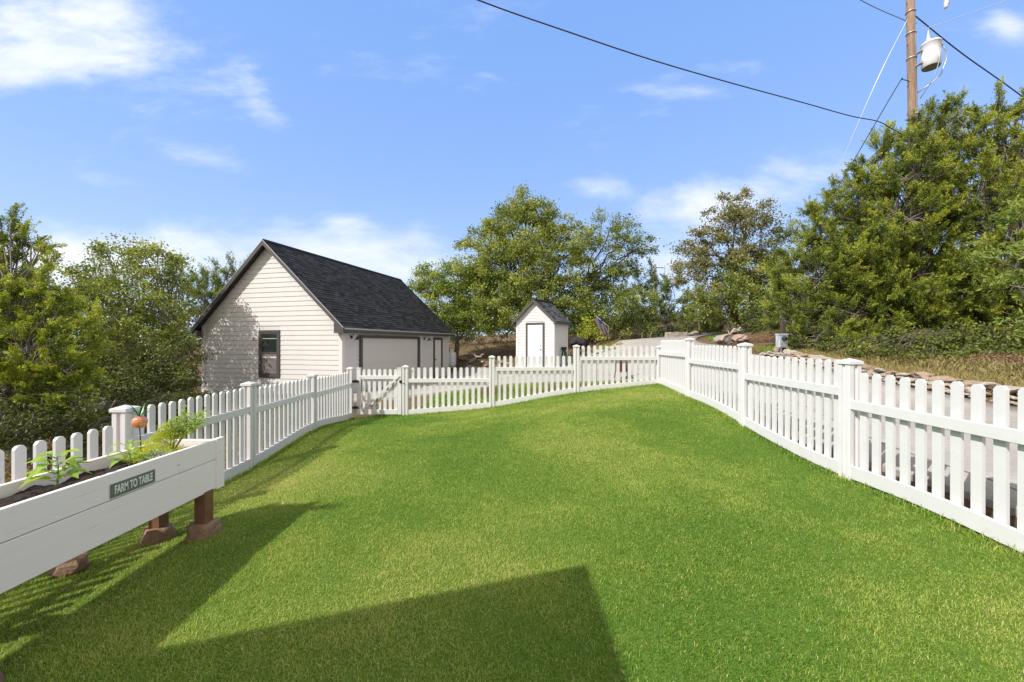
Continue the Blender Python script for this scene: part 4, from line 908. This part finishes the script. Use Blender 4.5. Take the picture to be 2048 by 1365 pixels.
# ------------------------------------------------------------------ planter plants
def leafblade(b, p, d, L, W, up, fold=.25, n=6, droop=.6):
    """a pointed leaf as a folded strip from p along horizontal direction d"""
    d = Vector(d).normalized(); s = d.cross(Vector((0, 0, 1))).normalized(); rows = []
    for i in range(n+1):
        t = i/n; w_ = W*math.sin(math.pi*min(1, t*.9+.08))**.8*(1-t**4); c = Vector(p)+d*(L*t)+Vector((0, 0, up*L*t-droop*L*t*t))
        rows += [c-s*w_/2+Vector((0, 0, fold*w_)), c, c+s*w_/2+Vector((0, 0, fold*w_))]
    fs = []
    for i in range(n):
        a = 3*i; fs += [(a, a+1, a+4, a+3), (a+1, a+2, a+5, a+4)]
    b.add(rows, fs, True)
def solidleaf(name, c, c2, trans=.4):
    m = leafmat(name, c, c2, trans, .4); t = m.node_tree
    tc = N('ShaderNodeTexCoord', t); n = N('ShaderNodeTexNoise', t, i_Scale=14, i_Detail=3); t.links.new(tc.outputs['Object'], n.inputs['Vector'])
    cr = [q for q in t.nodes if q.type == 'VALTORGB'][0]; mr = N('ShaderNodeMapRange', t); t.links.new(n.outputs[0], mr.inputs[0]); mr.inputs[1].default_value = .3; mr.inputs[2].default_value = .7; t.links.new(mr.outputs[0], cr.inputs[0])
    return m
pl1 = solidleaf('pepper_leaf', (.20, .36, .04), (.50, .62, .16)); stem_m = mat('green_stem', (.16, .26, .05), .6)
def leafy(loc, h, levels, L, W, label, seed, per=4):
    r = random.Random(seed); g = empty('leafy_plant', loc); tag(g, label, 'plant'); st = MB(); lf = MB()
    pts = [(0, 0, -.02), (.008, .004, h*.4), (.0, .01, h*.75), (.006, .0, h)]; st.tube(pts, [.005, .004, .003, .002], 6)
    for k in range(levels):
        z = h*(.3+.7*k/max(1, levels-1)); sc_ = 1-.45*k/levels
        for j in range(per):
            a = k*1.1+j*2*math.pi/per+r.uniform(-.3, .3); d = (math.cos(a), math.sin(a), 0); q = Vector((0, 0, z)); e = q+Vector(d)*L*.35*sc_+Vector((0, 0, .02))
            st.tube([q, e], [.0022, .0016], 5); leafblade(lf, e, d, L*sc_*r.uniform(.8, 1.15), W*sc_, r.uniform(.1, .6), droop=r.uniform(.3, .8))
    st.build('stem', stem_m, g); lf.build('leaves', pl1, g)
leafy((-2.68, 2.34, -.87), .19, 4, .125, .075, 'broad-leaved green plant, largest leafy one, near end of the planter', 1, 5)
leafy((-2.66, 2.76, -.87), .15, 3, .10, .05, 'small leafy seedling between the broad-leaved plant and the grey sage', 2, 4)
def fluffy(name, loc, rad, n, size, asp, m, label, cat, seed, shape=(1, 1, 1), stems=0, lean=(0, 0, 0), bias=0):
    r = np.random.default_rng(seed); g = empty(name, loc); tag(g, label, cat)
    u = unit(n, r); rr = rad*r.uniform(.05, 1, n)**.5; c = u*rr[:, None]*np.array(shape); c[:, 2] = np.abs(c[:, 2]) if bias == 0 else c[:, 2]
    lump = np.array([mnoise.noise(Vector(v)*18) for v in c]); c = c[lump > -.12]; n = len(c)
    c += np.array(lean)*(c[:, 2:3]/rad) ; 
    if bias: c[:, 2] += bias
    V = leaf_quads(c, unit(n, r)+np.array([0, 0, .8]), size, asp, r); t = np.repeat(np.clip(r.normal(.5, .22, n), 0, 1), 4); i = np.arange(n)*4
    link('foliage', np_mesh('foliage', V, [np.stack([i, i+1, i+2, i+3], 1)], t), m, g)
    b = MB(); rs = random.Random(seed)
    for k in range(max(3, stems)):
        e = c[int(r.integers(0, n))]; b.tube([(0, 0, -.02), tuple(e*.5+np.array([0, 0, .01])), tuple(e)], [.0022, .0016, .001], 5)
    b.build('stem', stem_m, g)
fluffy('sage_plant', (-2.575, 2.90, -.87), .115, 1900, .016, .5, leafmat('sage', (.22, .28, .17), (.46, .52, .36), .2), 'low grey-green herb mound beside the front board of the planter', 'plant', 3, (1, 1, .85))
fluffy('dill_plant', (-2.70, 3.02, -.87), .20, 4800, .022, .16, leafmat('dill', (.36, .44, .02), (.72, .74, .06), .45), 'feathery yellow-green herb bush in the middle of the planter', 'plant', 4, (1, .9, .75))
fluffy('dill_plant', (-2.68, 3.10, -.76), .13, 3000, .022, .16, bpy.data.materials['dill'], 'taller feathery yellow herb tuft leaning over the planter, behind the first bush', 'plant', 5, (.9, .8, 1.1))
def sprig():
    g = empty('tall_herb', (-2.66, 3.10, -.88)); tag(g, 'tall leggy herb with small round leaves above the far end of the planter', 'plant')
    r = np.random.default_rng(9); b = MB(); cs = []
    for tip in ((.13, .02, .30), (.22, .03, .33), (.17, .05, .24), (.03, -.02, .27), (.07, .03, .21), (.26, .0, .30), (.10, .0, .34)):
        tip = np.array(tip); mid = tip*.55+np.array([-.01, 0, .03]); b.tube([(0, 0, 0), tuple(mid), tuple(tip)], [.003, .0022, .0014], 5)
        for k in range(150): 
            u = r.uniform(.55, 1.05); cs.append(mid+(tip-mid)*(u-.55)/.45+r.normal(0, .019, 3))
    b.build('stem', stem_m, g); cs = np.array(cs); n = len(cs); i = np.arange(n)*4
    link('foliage', np_mesh('foliage', leaf_quads(cs, unit(n, r), .017, .7, r), [np.stack([i, i+1, i+2, i+3], 1)], np.repeat(np.clip(r.normal(.5, .2, n), 0, 1), 4)), leafmat('herb', (.20, .32, .03), (.48, .58, .12), .4), g)
sprig()
def stake():
    g = empty('garden_ornament', (-2.77, 2.96, -.885)); tag(g, 'orange glass ball ornament with green leaves on a thin black stake', 'ornament')
    b = MB(); b.tube([(0.02, 0, -.06), (.008, 0, .15), (0, 0, .26)], .0035, 6); b.build('stake', black_m, g)
    om = mat('orange_glass', (.62, .13, .03), .25, var=(.75, .34, .16), vscale=40, bump=.3, bscale=70, coat=.8)
    b = MB(); b.lathe([(.006, .252), (.028, .256), (.042, .272), (.048, .294), (.044, .316), (.030, .332), (.010, .338)], 20); b.build('glass_ball', om, g)
    lf = MB(); 
    for k in range(10):
        a = k*.63; d = (math.cos(a), math.sin(a), 0); leafblade(lf, (0, 0, .335), d, .085, .015, 1.6 if k % 2 else .9, droop=.5)
    lf.build('leaves', mat('metal_leaf', (.05, .16, .05), .35, metal=.3), g)
stake()
def straw():
    r = np.random.default_rng(3); n = 160; c = np.stack([r.uniform(-2.76, -2.50, n), r.uniform(2.98, 3.24, n), r.uniform(-.86, -.845, n)], 1)
    V = leaf_quads(c, unit(n, r)*np.array([1, 1, .15]), .05, .09, r); i = np.arange(n)*4
    tag(link('straw_mulch', np_mesh('straw_mulch', V, [np.stack([i, i+1, i+2, i+3], 1)], np.repeat(r.uniform(0, 1, n), 4)), leafmat('straw', (.40, .26, .12), (.66, .50, .28), .1)), 'pale straw mulch at the far end of the planter soil', 'straw', kind='stuff')
straw()
# ------------------------------------------------------------------ utility pole, transformer and lines
def utility():
    d = 12.0; g0 = H(12.1, d)
    p = empty('utility_pole', (12.16, d, g0)); tag(p, 'tall weathered wooden utility pole rising behind the right-hand cedars', 'utility pole')
    pm = mat('pole_wood', (.36, .25, .17), .8, var=(.17, .10, .065), vscale=7, bump=.6, bscale=25)
    tt = pm.node_tree; mp_ = N('ShaderNodeMapping', tt); mp_.inputs['Scale'].default_value = (5, 5, .35); tcn = [q for q in tt.nodes if q.type == 'TEX_COORD'][0]
    tt.links.new(tcn.outputs['Object'], mp_.inputs[0])
    for q in tt.nodes:
        if q.type == 'TEX_NOISE': tt.links.new(mp_.outputs[0], q.inputs['Vector'])
    t = MB(); t.tube([(0, 0, -.4), (-.03, 0, 4), (-.12, 0, 8.5), (-.2, 0, 12.3)], [.13, .12, .107, .098], 14); t.build('shaft', pm, p)
    def ax(z): return -.03-.17*max(0, (z-g0-4))/8.3
    b = MB()
    for k in range(9):
        z = 5.9-g0+k*.62; b.tube([(ax(z+g0)-.10*(1 if k % 2 else -1), 0, z), (ax(z+g0)-.16*(1 if k % 2 else -1), -.02, z)], .012, 6)
    b.build('step_bolts', metal_g, p)
    b = MB(); b.tube([(ax(z_+g0)+.02+.01*math.sin(z_*3), -.125+.003*z_, z_) for z_ in np.linspace(.2, 10.8, 24)], .008, 5); b.build('ground_wire', metal_g, p)
    for z_ in (6.35, 8.55, 9.3, 9.95):
        b = MB(); zz_ = z_-g0; b.lathe([(.118, 0), (.124, 0), (.124, .035), (.118, .035)], 16, Matrix.Translation((ax(z_), 0, zz_)), caps=False); b.build('strap', metal_g, p)
    b = MB(); b.box(ax(6.9)-.05, ax(6.9)+.04, -.135, -.125, 6.85-g0, 7.0-g0, bev=.003); b.build('tag_plate', metal_g, p)
    b = MB(); zz = 10.35-g0; b.tube([(-.1, 0, zz), (.45, -.05, zz+.18), (.9, -.05, zz+.3)], .035, 8); b.build('bracket_arm', metal_g, p)
    c = MB(); c.lathe([(.03, 0), (.06, .04), (.05, .10), (.075, .13), (.05, .17), (.075, .20), (.05, .24), (.05, .34)], 12, Matrix.Translation((.86, -.05, zz-.30)) @ Matrix.Rotation(R(10), 4, 'Y')); c.build('insulator', mat('porcelain', (.62, .62, .64), .25), p)
    # transformer
    tx, tz = 12.38, 8.45
    g = empty('transformer', (tx-.06, d-.30, tz)); g.scale = (.82, .82, .95); tag(g, 'white pole-mounted transformer can hanging on the utility pole', 'transformer')
    wm = mat('white_enamel', (.78, .79, .80), .35)
    b = MB(); b.lathe([(.23, -.37), (.255, -.36), (.262, 0), (.262, .33), (.275, .335), (.275, .37), (.24, .40), (.10, .44)], 28); b.build('tank', wm, g)
    b = MB(); b.lathe([(.0, -.372), (.225, -.372), (.235, -.385), (.24, -.36)], 28, caps=False); b.build('base_rim', mat('rust_grey', (.25, .23, .20), .7), g)
    b = MB(); b.lathe([(.085, .42), (.07, .46), (.075, .48), (.05, .53), (.055, .55), (.02, .68), (.012, .78)], 14, Matrix.Translation((-.10, 0, 0))); b.build('bushing', mat('grey_porcelain', (.55, .55, .57), .3), g)
    for k in range(3):
        b = MB(); a = R(-10+25*k); b.lathe([(.02, 0), (.03, .02), (.022, .05), (.012, .07)], 10, Matrix.Translation((.25*math.cos(a), -.25*math.sin(a), .24)) @ Matrix.Rotation(R(90), 4, 'Y')); b.build('terminal', metal_g, g)
    for z_ in (-.22, .16):
        b = MB(); b.box(-.34, -.25, .02, .22, z_, z_+.06); b.build('mounting_bracket', metal_g, g)
    b = MB(); b.tube([(.28, -.1, .26), (.42, -.1, .1), (.44, -.1, -.2), (.30, -.05, -.62), (.05, .1, -.85), (-.2, .3, -1.0)], .018, 8); b.tube([(-.02, -.27, .2), (.0, -.28, -.3), (-.03, -.15, -.75), (-.2, .2, -1.25)], .013, 6); b.build('lead_wire', metal_g, g)
    # lines
    wm_d = mat('dark_cable', (.035, .035, .04), .6); wm_l = mat('bare_aluminium', (.62, .64, .66), .4, metal=.4)
    def line(name, pts, rad, m, label, cat='power line', n=28):
        # Catmull-Rom through points
        q = [Vector(p_) for p_ in pts]; q = [q[0]*2-q[1]]+q+[q[-1]*2-q[-2]]; out = []
        for i in range(1, len(q)-2):
            for k in range(n):
                t = k/n; a, b_, c_, e = q[i-1:i+3]
                out.append(.5*((2*b_)+(c_-a)*t+(2*a-5*b_+4*c_-e)*t*t+(3*b_-a-3*c_+e)*t**3))
        out.append(q[-2]); b = MB(); b.tube(out, rad, 6); return tag(b.build(name, m), label, cat)
    line('service_cable', [P(690, -110, 6.3), P(955, 0, 7), P(1130, 62, 7.4), P(1300, 119, 8.1), P(1450, 163, 8.9), P(1600, 204, 9.9), P(1700, 232, 10.8), P(1755, 243, 11.3), P(1780, 256, 11.7), P(1798, 266, 12.0), (12.02, 12, 6.05)], .013, wm_d, 'thick dark service cable sagging across the sky to the utility pole')
    line('power_line', [P(1560, -95, 13), P(1720, 0, 12.6), (12.0, 12, 9.65)], .011, wm_d, 'dark line running up left from the pole above the white transformer')
    line('power_line', [(12.1, 12, 9.9), P(1925, 108, 12.6), P(2048, 196, 13.5), P(2300, 385, 16)], .017, wm_d, 'dark line descending to the right from the pole past the transformer')
    line('guy_wire', [(12.0, 12, 9.9), P(1760, 148, 12.1), P(1700, 285, 12.6), P(1640, 430, 13.4)], .009, wm_l, 'pale straight guy wire slanting down left from the pole top', 'guy wire')
    line('guy_wire', [P(1830, 168, 12.0), P(1806, 160, 11.95), P(1796, 170, 12.0), P(1720, 300, 12.8), P(1650, 420, 13.6)], .013, wm_d, 'dark wire slanting down left from below the transformer', 'guy wire')
    line('power_line', [P(1842, 60, 11.9), P(1880, 48, 12.3), P(2010, 2, 14), P(2200, -60, 17)], .009, wm_l, 'thin pale line rising right from the transformer top')
    line('power_line', [P(1760, 252, 20), P(1850, 262, 20), P(2048, 204, 19), P(2200, 170, 18)], .012, wm_d, 'thin line passing behind the tops of the right cedars')
utility()
def far_pole():
    d = 62; z = H(22, 55); g = empty('utility_pole', ((1310-1024)/F*d, d, z)); tag(g, 'tiny distant utility pole above the trees right of the airy oak', 'utility pole')
    b = MB(); zt = (686-529)/F*d-z; b.tube([(0, 0, 0), (0, 0, zt)], [.26, .19], 8); b.build('shaft', mat('far_wood', (.20, .17, .15), .8), g)
    b = MB(); b.box(-.3, 1.3, -.06, .06, zt-.6, zt-.45); b.tube([(1.5, 0, zt-4), (1.5, 0, zt-.2)], .05, 5); b.build('crossarm', mat('far_wood2', (.24, .21, .19), .8), g)
far_pole()
# ------------------------------------------------------------------ rocks
def rock_me(seed, sx_=1, sy_=1, sz_=.6, sub=3, rough_=.35):
    bm = bmesh.new(); bmesh.ops.create_icosphere(bm, subdivisions=sub, radius=.5); r = random.Random(seed)
    pl = [(Vector((r.gauss(0, 1), r.gauss(0, 1), r.gauss(0, .8))).normalized(), r.uniform(.30, .42)) for _ in range(9)]
    for v in bm.verts:
        for n_, k in pl:
            e = v.co.dot(n_)-k
            if e > 0: v.co -= n_*e
        v.co += v.co.normalized()*mnoise.noise(v.co*6+Vector((seed, 0, 0)))*.06*rough_/.35
        v.co = Vector((v.co.x*sx_, v.co.y*sy_, v.co.z*sz_))
    me = bpy.data.meshes.new('rock'); bm.to_mesh(me); bm.free(); return me
variants = [rock_me(i, 1.2, .9, .55) for i in range(7)]
tan2 = mat('sandstone', (.38, .29, .21), .85, var=(.22, .15, .11), vscale=6, bump=.8, bscale=10)
for i, me in enumerate(variants): me.materials.append(rock_m if i % 3 else tan2)
def edging():
    r = random.Random(12); n = 0
    path = [(7.55, 4.0), (7.58, 6), (7.6, 8), (7.65, 10), (7.72, 12.2)]
    for row in range(3):
        y = 4.0+row*.07
        while y < 12.2:
            s = r.uniform(.12, .24) if row < 2 else r.uniform(.22, .42)
            x = np.interp(y, [p[1] for p in path], [p[0] for p in path])+[-.05, .10, .27][row]+r.uniform(-.04, .04)
            o = bpy.data.objects.new('edging_rock', variants[r.randrange(7)]); C.objects.link(o)
            o.location = (x, y, H(x, y)+s*.10+[.01, .05, .07][row]); o.scale = (s, s, s*r.uniform(.5, .9)); o.rotation_euler = (r.uniform(-.3, .3), r.uniform(-.3, .3), r.uniform(0, 6.28))
            big = row == 2; red = o.data.materials[0] is tan2
            tag(o, ('broad ' if big else 'small ')+('reddish-brown' if red else 'pale grey-tan')+(' rock topping the rubble edging' if big else ' rock low in the rubble edging')+' along the far side of the driveway', 'rock', 'loose rocks edging the driveway'); y += s*r.uniform(.7, 1.0); n += 1
edging()
ORD = ['leftmost', 'second from the left', 'third from the left', 'fourth from the left', 'fifth from the left', 'sixth from the left', 'seventh from the left', 'eighth from the left', 'rightmost']
def big_rock(seed, px, py, d, w_, dep, h, m, label, rz=0, dz=0, block=False):
    x = (px-1024)/F*d; z = H(x, d)
    if block:
        bm = bmesh.new(); bmesh.ops.create_cube(bm, size=1); bmesh.ops.bevel(bm, geom=bm.edges[:], offset=.06, segments=2, affect='EDGES'); bmesh.ops.subdivide_edges(bm, edges=bm.edges[:], cuts=4, use_grid_fill=True)
        for v in bm.verts: v.co = Vector((v.co.x*w_, v.co.y*dep, v.co.z*h)); v.co += Vector((1, 1, 1))*mnoise.noise(v.co*5+Vector((seed, 0, 0)))*.035
        me = bpy.data.meshes.new('rock'); bm.to_mesh(me); bm.free()
    else: me = rock_me(seed, w_*1.15, dep*1.15, h*1.2)
    o = link('rock', me, m); o.location = (x, d, z+h*.42+dz); o.rotation_euler = (0, 0, rz); tag(o, label, 'rock')
br_me = rock_me(31, .24, .2, .2)
o = link('rock', br_me, foot_m); o.location = (-3.10, 2.80, H(-3.1, 2.8)+.06); tag(o, 'brown stone on the grass behind the middle of the planter, partly hidden by its boards', 'rock')
gr_m = mat('grey_rock', (.36, .31, .28), .85, var=(.22, .18, .16), vscale=5, bump=.8, bscale=8)
pk_m = mat('pink_rock', (.34, .26, .21), .85, var=(.30, .19, .14), vscale=5, bump=.8, bscale=8)
blk = mat('dark_rock', (.035, .033, .035), .9, var=(.02, .018, .02), vscale=5, bump=.9, bscale=6)
big_rock(3, 1447, 683, 16.2, .72, .6, .40, gr_m, 'large grey boulder on the bank, left of the driftwood branch', .3)
big_rock(4, 1480, 683, 15.8, .66, .6, .34, pk_m, 'large reddish boulder right of the driftwood branch', 1.2)
big_rock(5, 1353, 670, 23.5, 1.25, .45, .34, rock_m, 'long cut limestone block at the far left bend of the driveway', .06, block=True)
big_rock(6, 1389, 667, 24, .8, .5, .32, gr_m, 'grey flat rock right beside the long limestone block', .1)
big_rock(7, 1471, 661, 21.0, 1.0, .5, .42, rock_m, 'pale limestone block behind the trunk of the turning oak', .1, block=True, dz=.05)
big_rock(8, 1160, 686, 22, 1.05, .8, .75, blk, 'large near-black boulder in the shade right of the shed', .2)
for i, (px, py, d, w_) in enumerate(((1140, 720, 20.6, .35), (1150, 712, 20.2, .3), (1146, 704, 21.2, .3), (1163, 707, 20.5, .4), (1176, 712, 19.6, .35), (1200, 706, 19.1, .55), (1222, 706, 19.0, .5), (1240, 700, 19.4, .35), (1188, 716, 19.0, .3))):
    x = (px-1024)/F*d; o = bpy.data.objects.new('rubble_rock', variants[i % 7]); C.objects.link(o); o.location = (x, d, H(x, d)+w_*.15); o.scale = (w_, w_, w_*.9); o.rotation_euler = (0, 0, i*1.3)
    tag(o, ORD[sorted((1140,1150,1146,1163,1176,1200,1222,1240,1188)).index(px)]+' of the nine rubble rocks right of the shed', 'rock', 'rubble rocks right of the shed')
for i, (px, d, w_) in enumerate(((925, 25.4, .5), (965, 24.3, .35), (985, 24.0, .4), (1003, 23.6, .45), (972, 23.5, .3), (1015, 23, .35), (995, 22.8, .25), (940, 24.6, .3), (958, 25.4, .35))):
    x = (px-1024)/F*d; o = bpy.data.objects.new('rubble_rock', variants[(i+3) % 7]); C.objects.link(o); o.location = (x, d, H(x, d)+w_*.15); o.scale = (w_, w_, w_*.8); o.rotation_euler = (0, 0, i*1.1)
    tag(o, ORD[sorted((925,965,985,1003,972,1015,995,940,958)).index(px)]+' of the nine pale rocks on the slope left of the shed', 'rock', 'rocks on the slope left of the shed')
for i, (px, d, w_) in enumerate(((738, 11.2, .32), (752, 11.4, .28), (728, 10.9, .25), (764, 11.6, .22), (745, 10.8, .2))):
    x = (px-1024)/F*d; o = bpy.data.objects.new('rubble_rock', variants[(i+1) % 7]); C.objects.link(o); o.location = (x, d, H(x, d)+w_*.15); o.scale = (w_, w_, w_); o.rotation_euler = (0, 0, i*1.7)
    tag(o, ORD[sorted((738,752,728,764,745)).index(px)]+' of the pale rocks piled just beyond the garden gate', 'rock', 'rocks beyond the gate')
def branchy(name, p0, p1, rad, m, label, cat, seed, n=4):
    r = np.random.default_rng(seed); p0 = Vector(p0); g = empty(name, p0); tag(g, label, cat); b = MB(); v = Vector(p1)-p0
    pts = limb(b, (0, 0, 0), v, rad, rad*.5, r, .08, 7, 6); b.build('stem', m, g)
    for k in range(n):
        b = MB(); s = pts[1+k % 5]; e = s+Vector(r.normal(0, 1, 3))*v.length*.22; e.z = abs(e.z); limb(b, s, e, rad*.5, rad*.15, r, .1, 5, 4); b.build('side_branch', m, g)
drift = mat('driftwood', (.46, .38, .31), .85, var=(.30, .24, .19), vscale=10, bump=.6)
branchy('driftwood_branch', (8.05, 15.3, H(8.05, 15.3)+.18), (8.85, 15.4, H(8.9, 15.4)+.62), .06, drift, 'bleached driftwood branch lying over the boulders on the bank', 'branch', 4, 5)
branchy('fallen_log', (-2.55, 24.5, H(-2.55, 24.5)+.1), (-1.7, 24.4, H(-1.7, 24.4)+.5), .09, drift, 'pale fallen log on the dirt slope between garage and shed', 'log', 5, 3)
# ------------------------------------------------------------------ small yard things
def meterbox():
    x, y = 7.84, 11.6; z = H(x, y); g = empty('meter_box', (x, y, z), R(8)); tag(g, 'grey metal electrical box on a post beside the driveway, dappled with shade', 'electrical box')
    b = MB(); b.tube([(0, 0, -.2), (0, 0, .5)], .03, 10); b.build('post', metal_g, g)
    b = MB(); b.box(-.14, .14, -.10, .05, .24, .62, bev=.012); b.box(-.155, .155, -.112, .06, .60, .64, bev=.006); b.build('cabinet', mat('grey_enamel', (.42, .46, .50), .45), g)
    b = MB(); b.lathe([(.075, 0), (.075, .05), (.065, .07), (.02, .075)], 18, Matrix.Translation((0, -.10, .50)) @ Matrix.Rotation(R(90), 4, 'X')); b.build('meter', glass_m, g)
    b = MB(); b.box(-.11, .11, -.108, -.10, .27, .40, bev=.003); b.build('cover_door', metal_g, g)
    b = MB(); b.box(.15, .24, .1, .2, -.2, 1.0); b.build('timber_post', mat('dark_post', (.06, .045, .035), .8), g)
meterbox()
def tank():
    x, y = -3.66, 24.2; g = empty('gas_tank', (x, y, H(x, y))); tag(g, 'small white gas tank standing at the far corner of the garage', 'gas tank'); wm = mat('tank_white', (.72, .73, .74), .4)
    b = MB(); b.lathe([(.20, .05), (.26, .10), (.27, .25), (.27, .78), (.24, .90), (.15, .97), (.05, .99)], 24); b.build('body', wm, g)
    b = MB(); b.lathe([(.12, .95), (.12, 1.08), (.105, 1.08), (.105, .96)], 18, caps=False); b.build('collar', wm, g)
    b = MB(); b.lathe([(.19, 0), (.19, .06), (.17, .06), (.17, 0)], 18, caps=False); b.build('foot_ring', wm, g)
tank()
def hose():
    u = Vector((.52, .854, 0)); wv = Vector((.854, -.52, 0)); p = Vector((1.9, 18, 0))+u*.78+wv*.06
    g = empty('garden_hose', (p.x, p.y, -.32), math.atan2(u.y, u.x)); tag(g, 'coiled green garden hose hanging on the shaded side of the shed', 'hose')
    b = MB(); b.box(-.12, .12, -.14, 0, -.02, .03, bev=.008); b.box(-.13, -.11, -.16, 0, -.02, .12); b.box(.11, .13, -.16, 0, -.02, .12); b.build('hanger', black_m, g)
    gm = mat('green_rubber', (.035, .12, .06), .45)
    b = MB()
    for k in range(6):
        r_ = .20+.012*k; zc = -.34-.01*k; y = -.03-.018*k
        b.tube([(r_*math.cos(a)*.8, y, zc+(.38+.01*k)*math.sin(a)) for a in np.linspace(0, 2*math.pi, 28)], .011, 6, caps=False)
    b.tube([(.16, -.12, -.1), (.26, -.16, -.35), (.3, -.2, -.7), (.5, -.25, -.86)], .011, 6); b.build('hose', gm, g)
hose()
def stool():
    x, y = 3.12, 11.35; z = H(x, y)+.045; g = empty('camp_chair', (x, y, z), R(6)); tag(g, 'low folding camp chair with maroon fabric on the driveway behind the back fence', 'chair')
    fm = mat('maroon_fabric', (.10, .02, .025), .85, var=(.17, .05, .06), vscale=40, bump=.3, bscale=80)
    b = MB(); b.box(-.16, .16, -.01, .0, .20, .60, bev=.003); b.build('backrest', fm, g)
    b = MB(); b.box(-.17, .17, -.32, 0, .19, .20); b.build('seat', fm, g)
    for s in (-1, 1):
        b = MB(); b.tube([(s*.19, .06, 0), (s*.17, -.01, .2), (s*.175, -.005, .62)], .01, 6); b.build('frame', black_m, g)
        b = MB(); b.tube([(s*.2, -.36, 0), (s*.17, -.02, .26)], .009, 6); b.build('leg', black_m, g)
stool()
def flag():
    d = 22.0; g = empty('flag', (5.35, d, H(5.35, d))); tag(g, 'drooping striped flag on a slanting staff among the trees right of the shed', 'flag')
    fm = bpy.data.materials.new('flag_cloth'); fm.use_nodes = True; t = fm.node_tree; b = t.nodes['Principled BSDF']; L = t.links.new; b.inputs['Roughness'].default_value = .8  # cloth colours darkened, the shade on the flag is put into them
    uv = N('ShaderNodeTexCoord', t); sp = N('ShaderNodeSeparateXYZ', t); L(uv.outputs['UV'], sp.inputs[0])
    m1 = N('ShaderNodeMath', t, operation='MULTIPLY'); L(sp.outputs[1], m1.inputs[0]); m1.inputs[1].default_value = 6.5
    m2 = N('ShaderNodeMath', t, operation='FRACT'); L(m1.outputs[0], m2.inputs[0]); m3 = N('ShaderNodeMath', t, operation='GREATER_THAN'); L(m2.outputs[0], m3.inputs[0]); m3.inputs[1].default_value = .5
    mx = N('ShaderNodeMix', t, data_type='RGBA'); L(m3.outputs[0], mx.inputs[0]); mx.inputs[6].default_value = (.20, .20, .24, 1); mx.inputs[7].default_value = (.11, .018, .03, 1)
    a = N('ShaderNodeMath', t, operation='LESS_THAN'); L(sp.outputs[0], a.inputs[0]); a.inputs[1].default_value = .42; c = N('ShaderNodeMath', t, operation='GREATER_THAN'); L(sp.outputs[1], c.inputs[0]); c.inputs[1].default_value = .46
    ml = N('ShaderNodeMath', t, operation='MULTIPLY'); L(a.outputs[0], ml.inputs[0]); L(c.outputs[0], ml.inputs[1])
    m4 = N('ShaderNodeMix', t, data_type='RGBA'); L(ml.outputs[0], m4.inputs[0]); L(mx.outputs[2], m4.inputs[6]); m4.inputs[7].default_value = (.018, .025, .09, 1); L(m4.outputs[2], b.inputs[0])
    zg = g.location.z; top = Vector((4.68-5.35, 0, 1.42-zg)); 
    s = MB(); s.tube([(0, 0, -.1), (0, 0, .35-zg+zg if False else .9), tuple(top+Vector((-.05, 0, .06)))], .018, 8); s.build('staff', mat('staff', (.35, .33, .30), .5), g)
    bm = bmesh.new(); ul = bm.loops.layers.uv.new('UVMap'); nx, ny = 26, 12; vs = {}
    for i in range(nx+1):
        for j in range(ny+1):
            u, v = i/nx, j/ny
            base = top+Vector((.05, 0, .0))+Vector((.72*u*.62, 0, -.86*u-.12*u*u)); w_ = Vector((.27-.08*u, .0, .16-.08*u))*(v-.5)*1.5
            vs[i, j] = bm.verts.new(base+w_+Vector((0, .06*math.sin(v*13+u*4)*(.3+u), .012*math.sin(v*17))))
    for i in range(nx):
        for j in range(ny):
            f = bm.faces.new([vs[i, j], vs[i+1, j], vs[i+1, j+1], vs[i, j+1]]); f.smooth = True
            for lp, (a_, b_) in zip(f.loops, ((i, j), (i+1, j), (i+1, j+1), (i, j+1))): lp[ul].uv = (a_/nx, b_/ny)
    me = bpy.data.meshes.new('flag_cloth'); bm.to_mesh(me); bm.free(); link('cloth', me, fm, g)
flag()
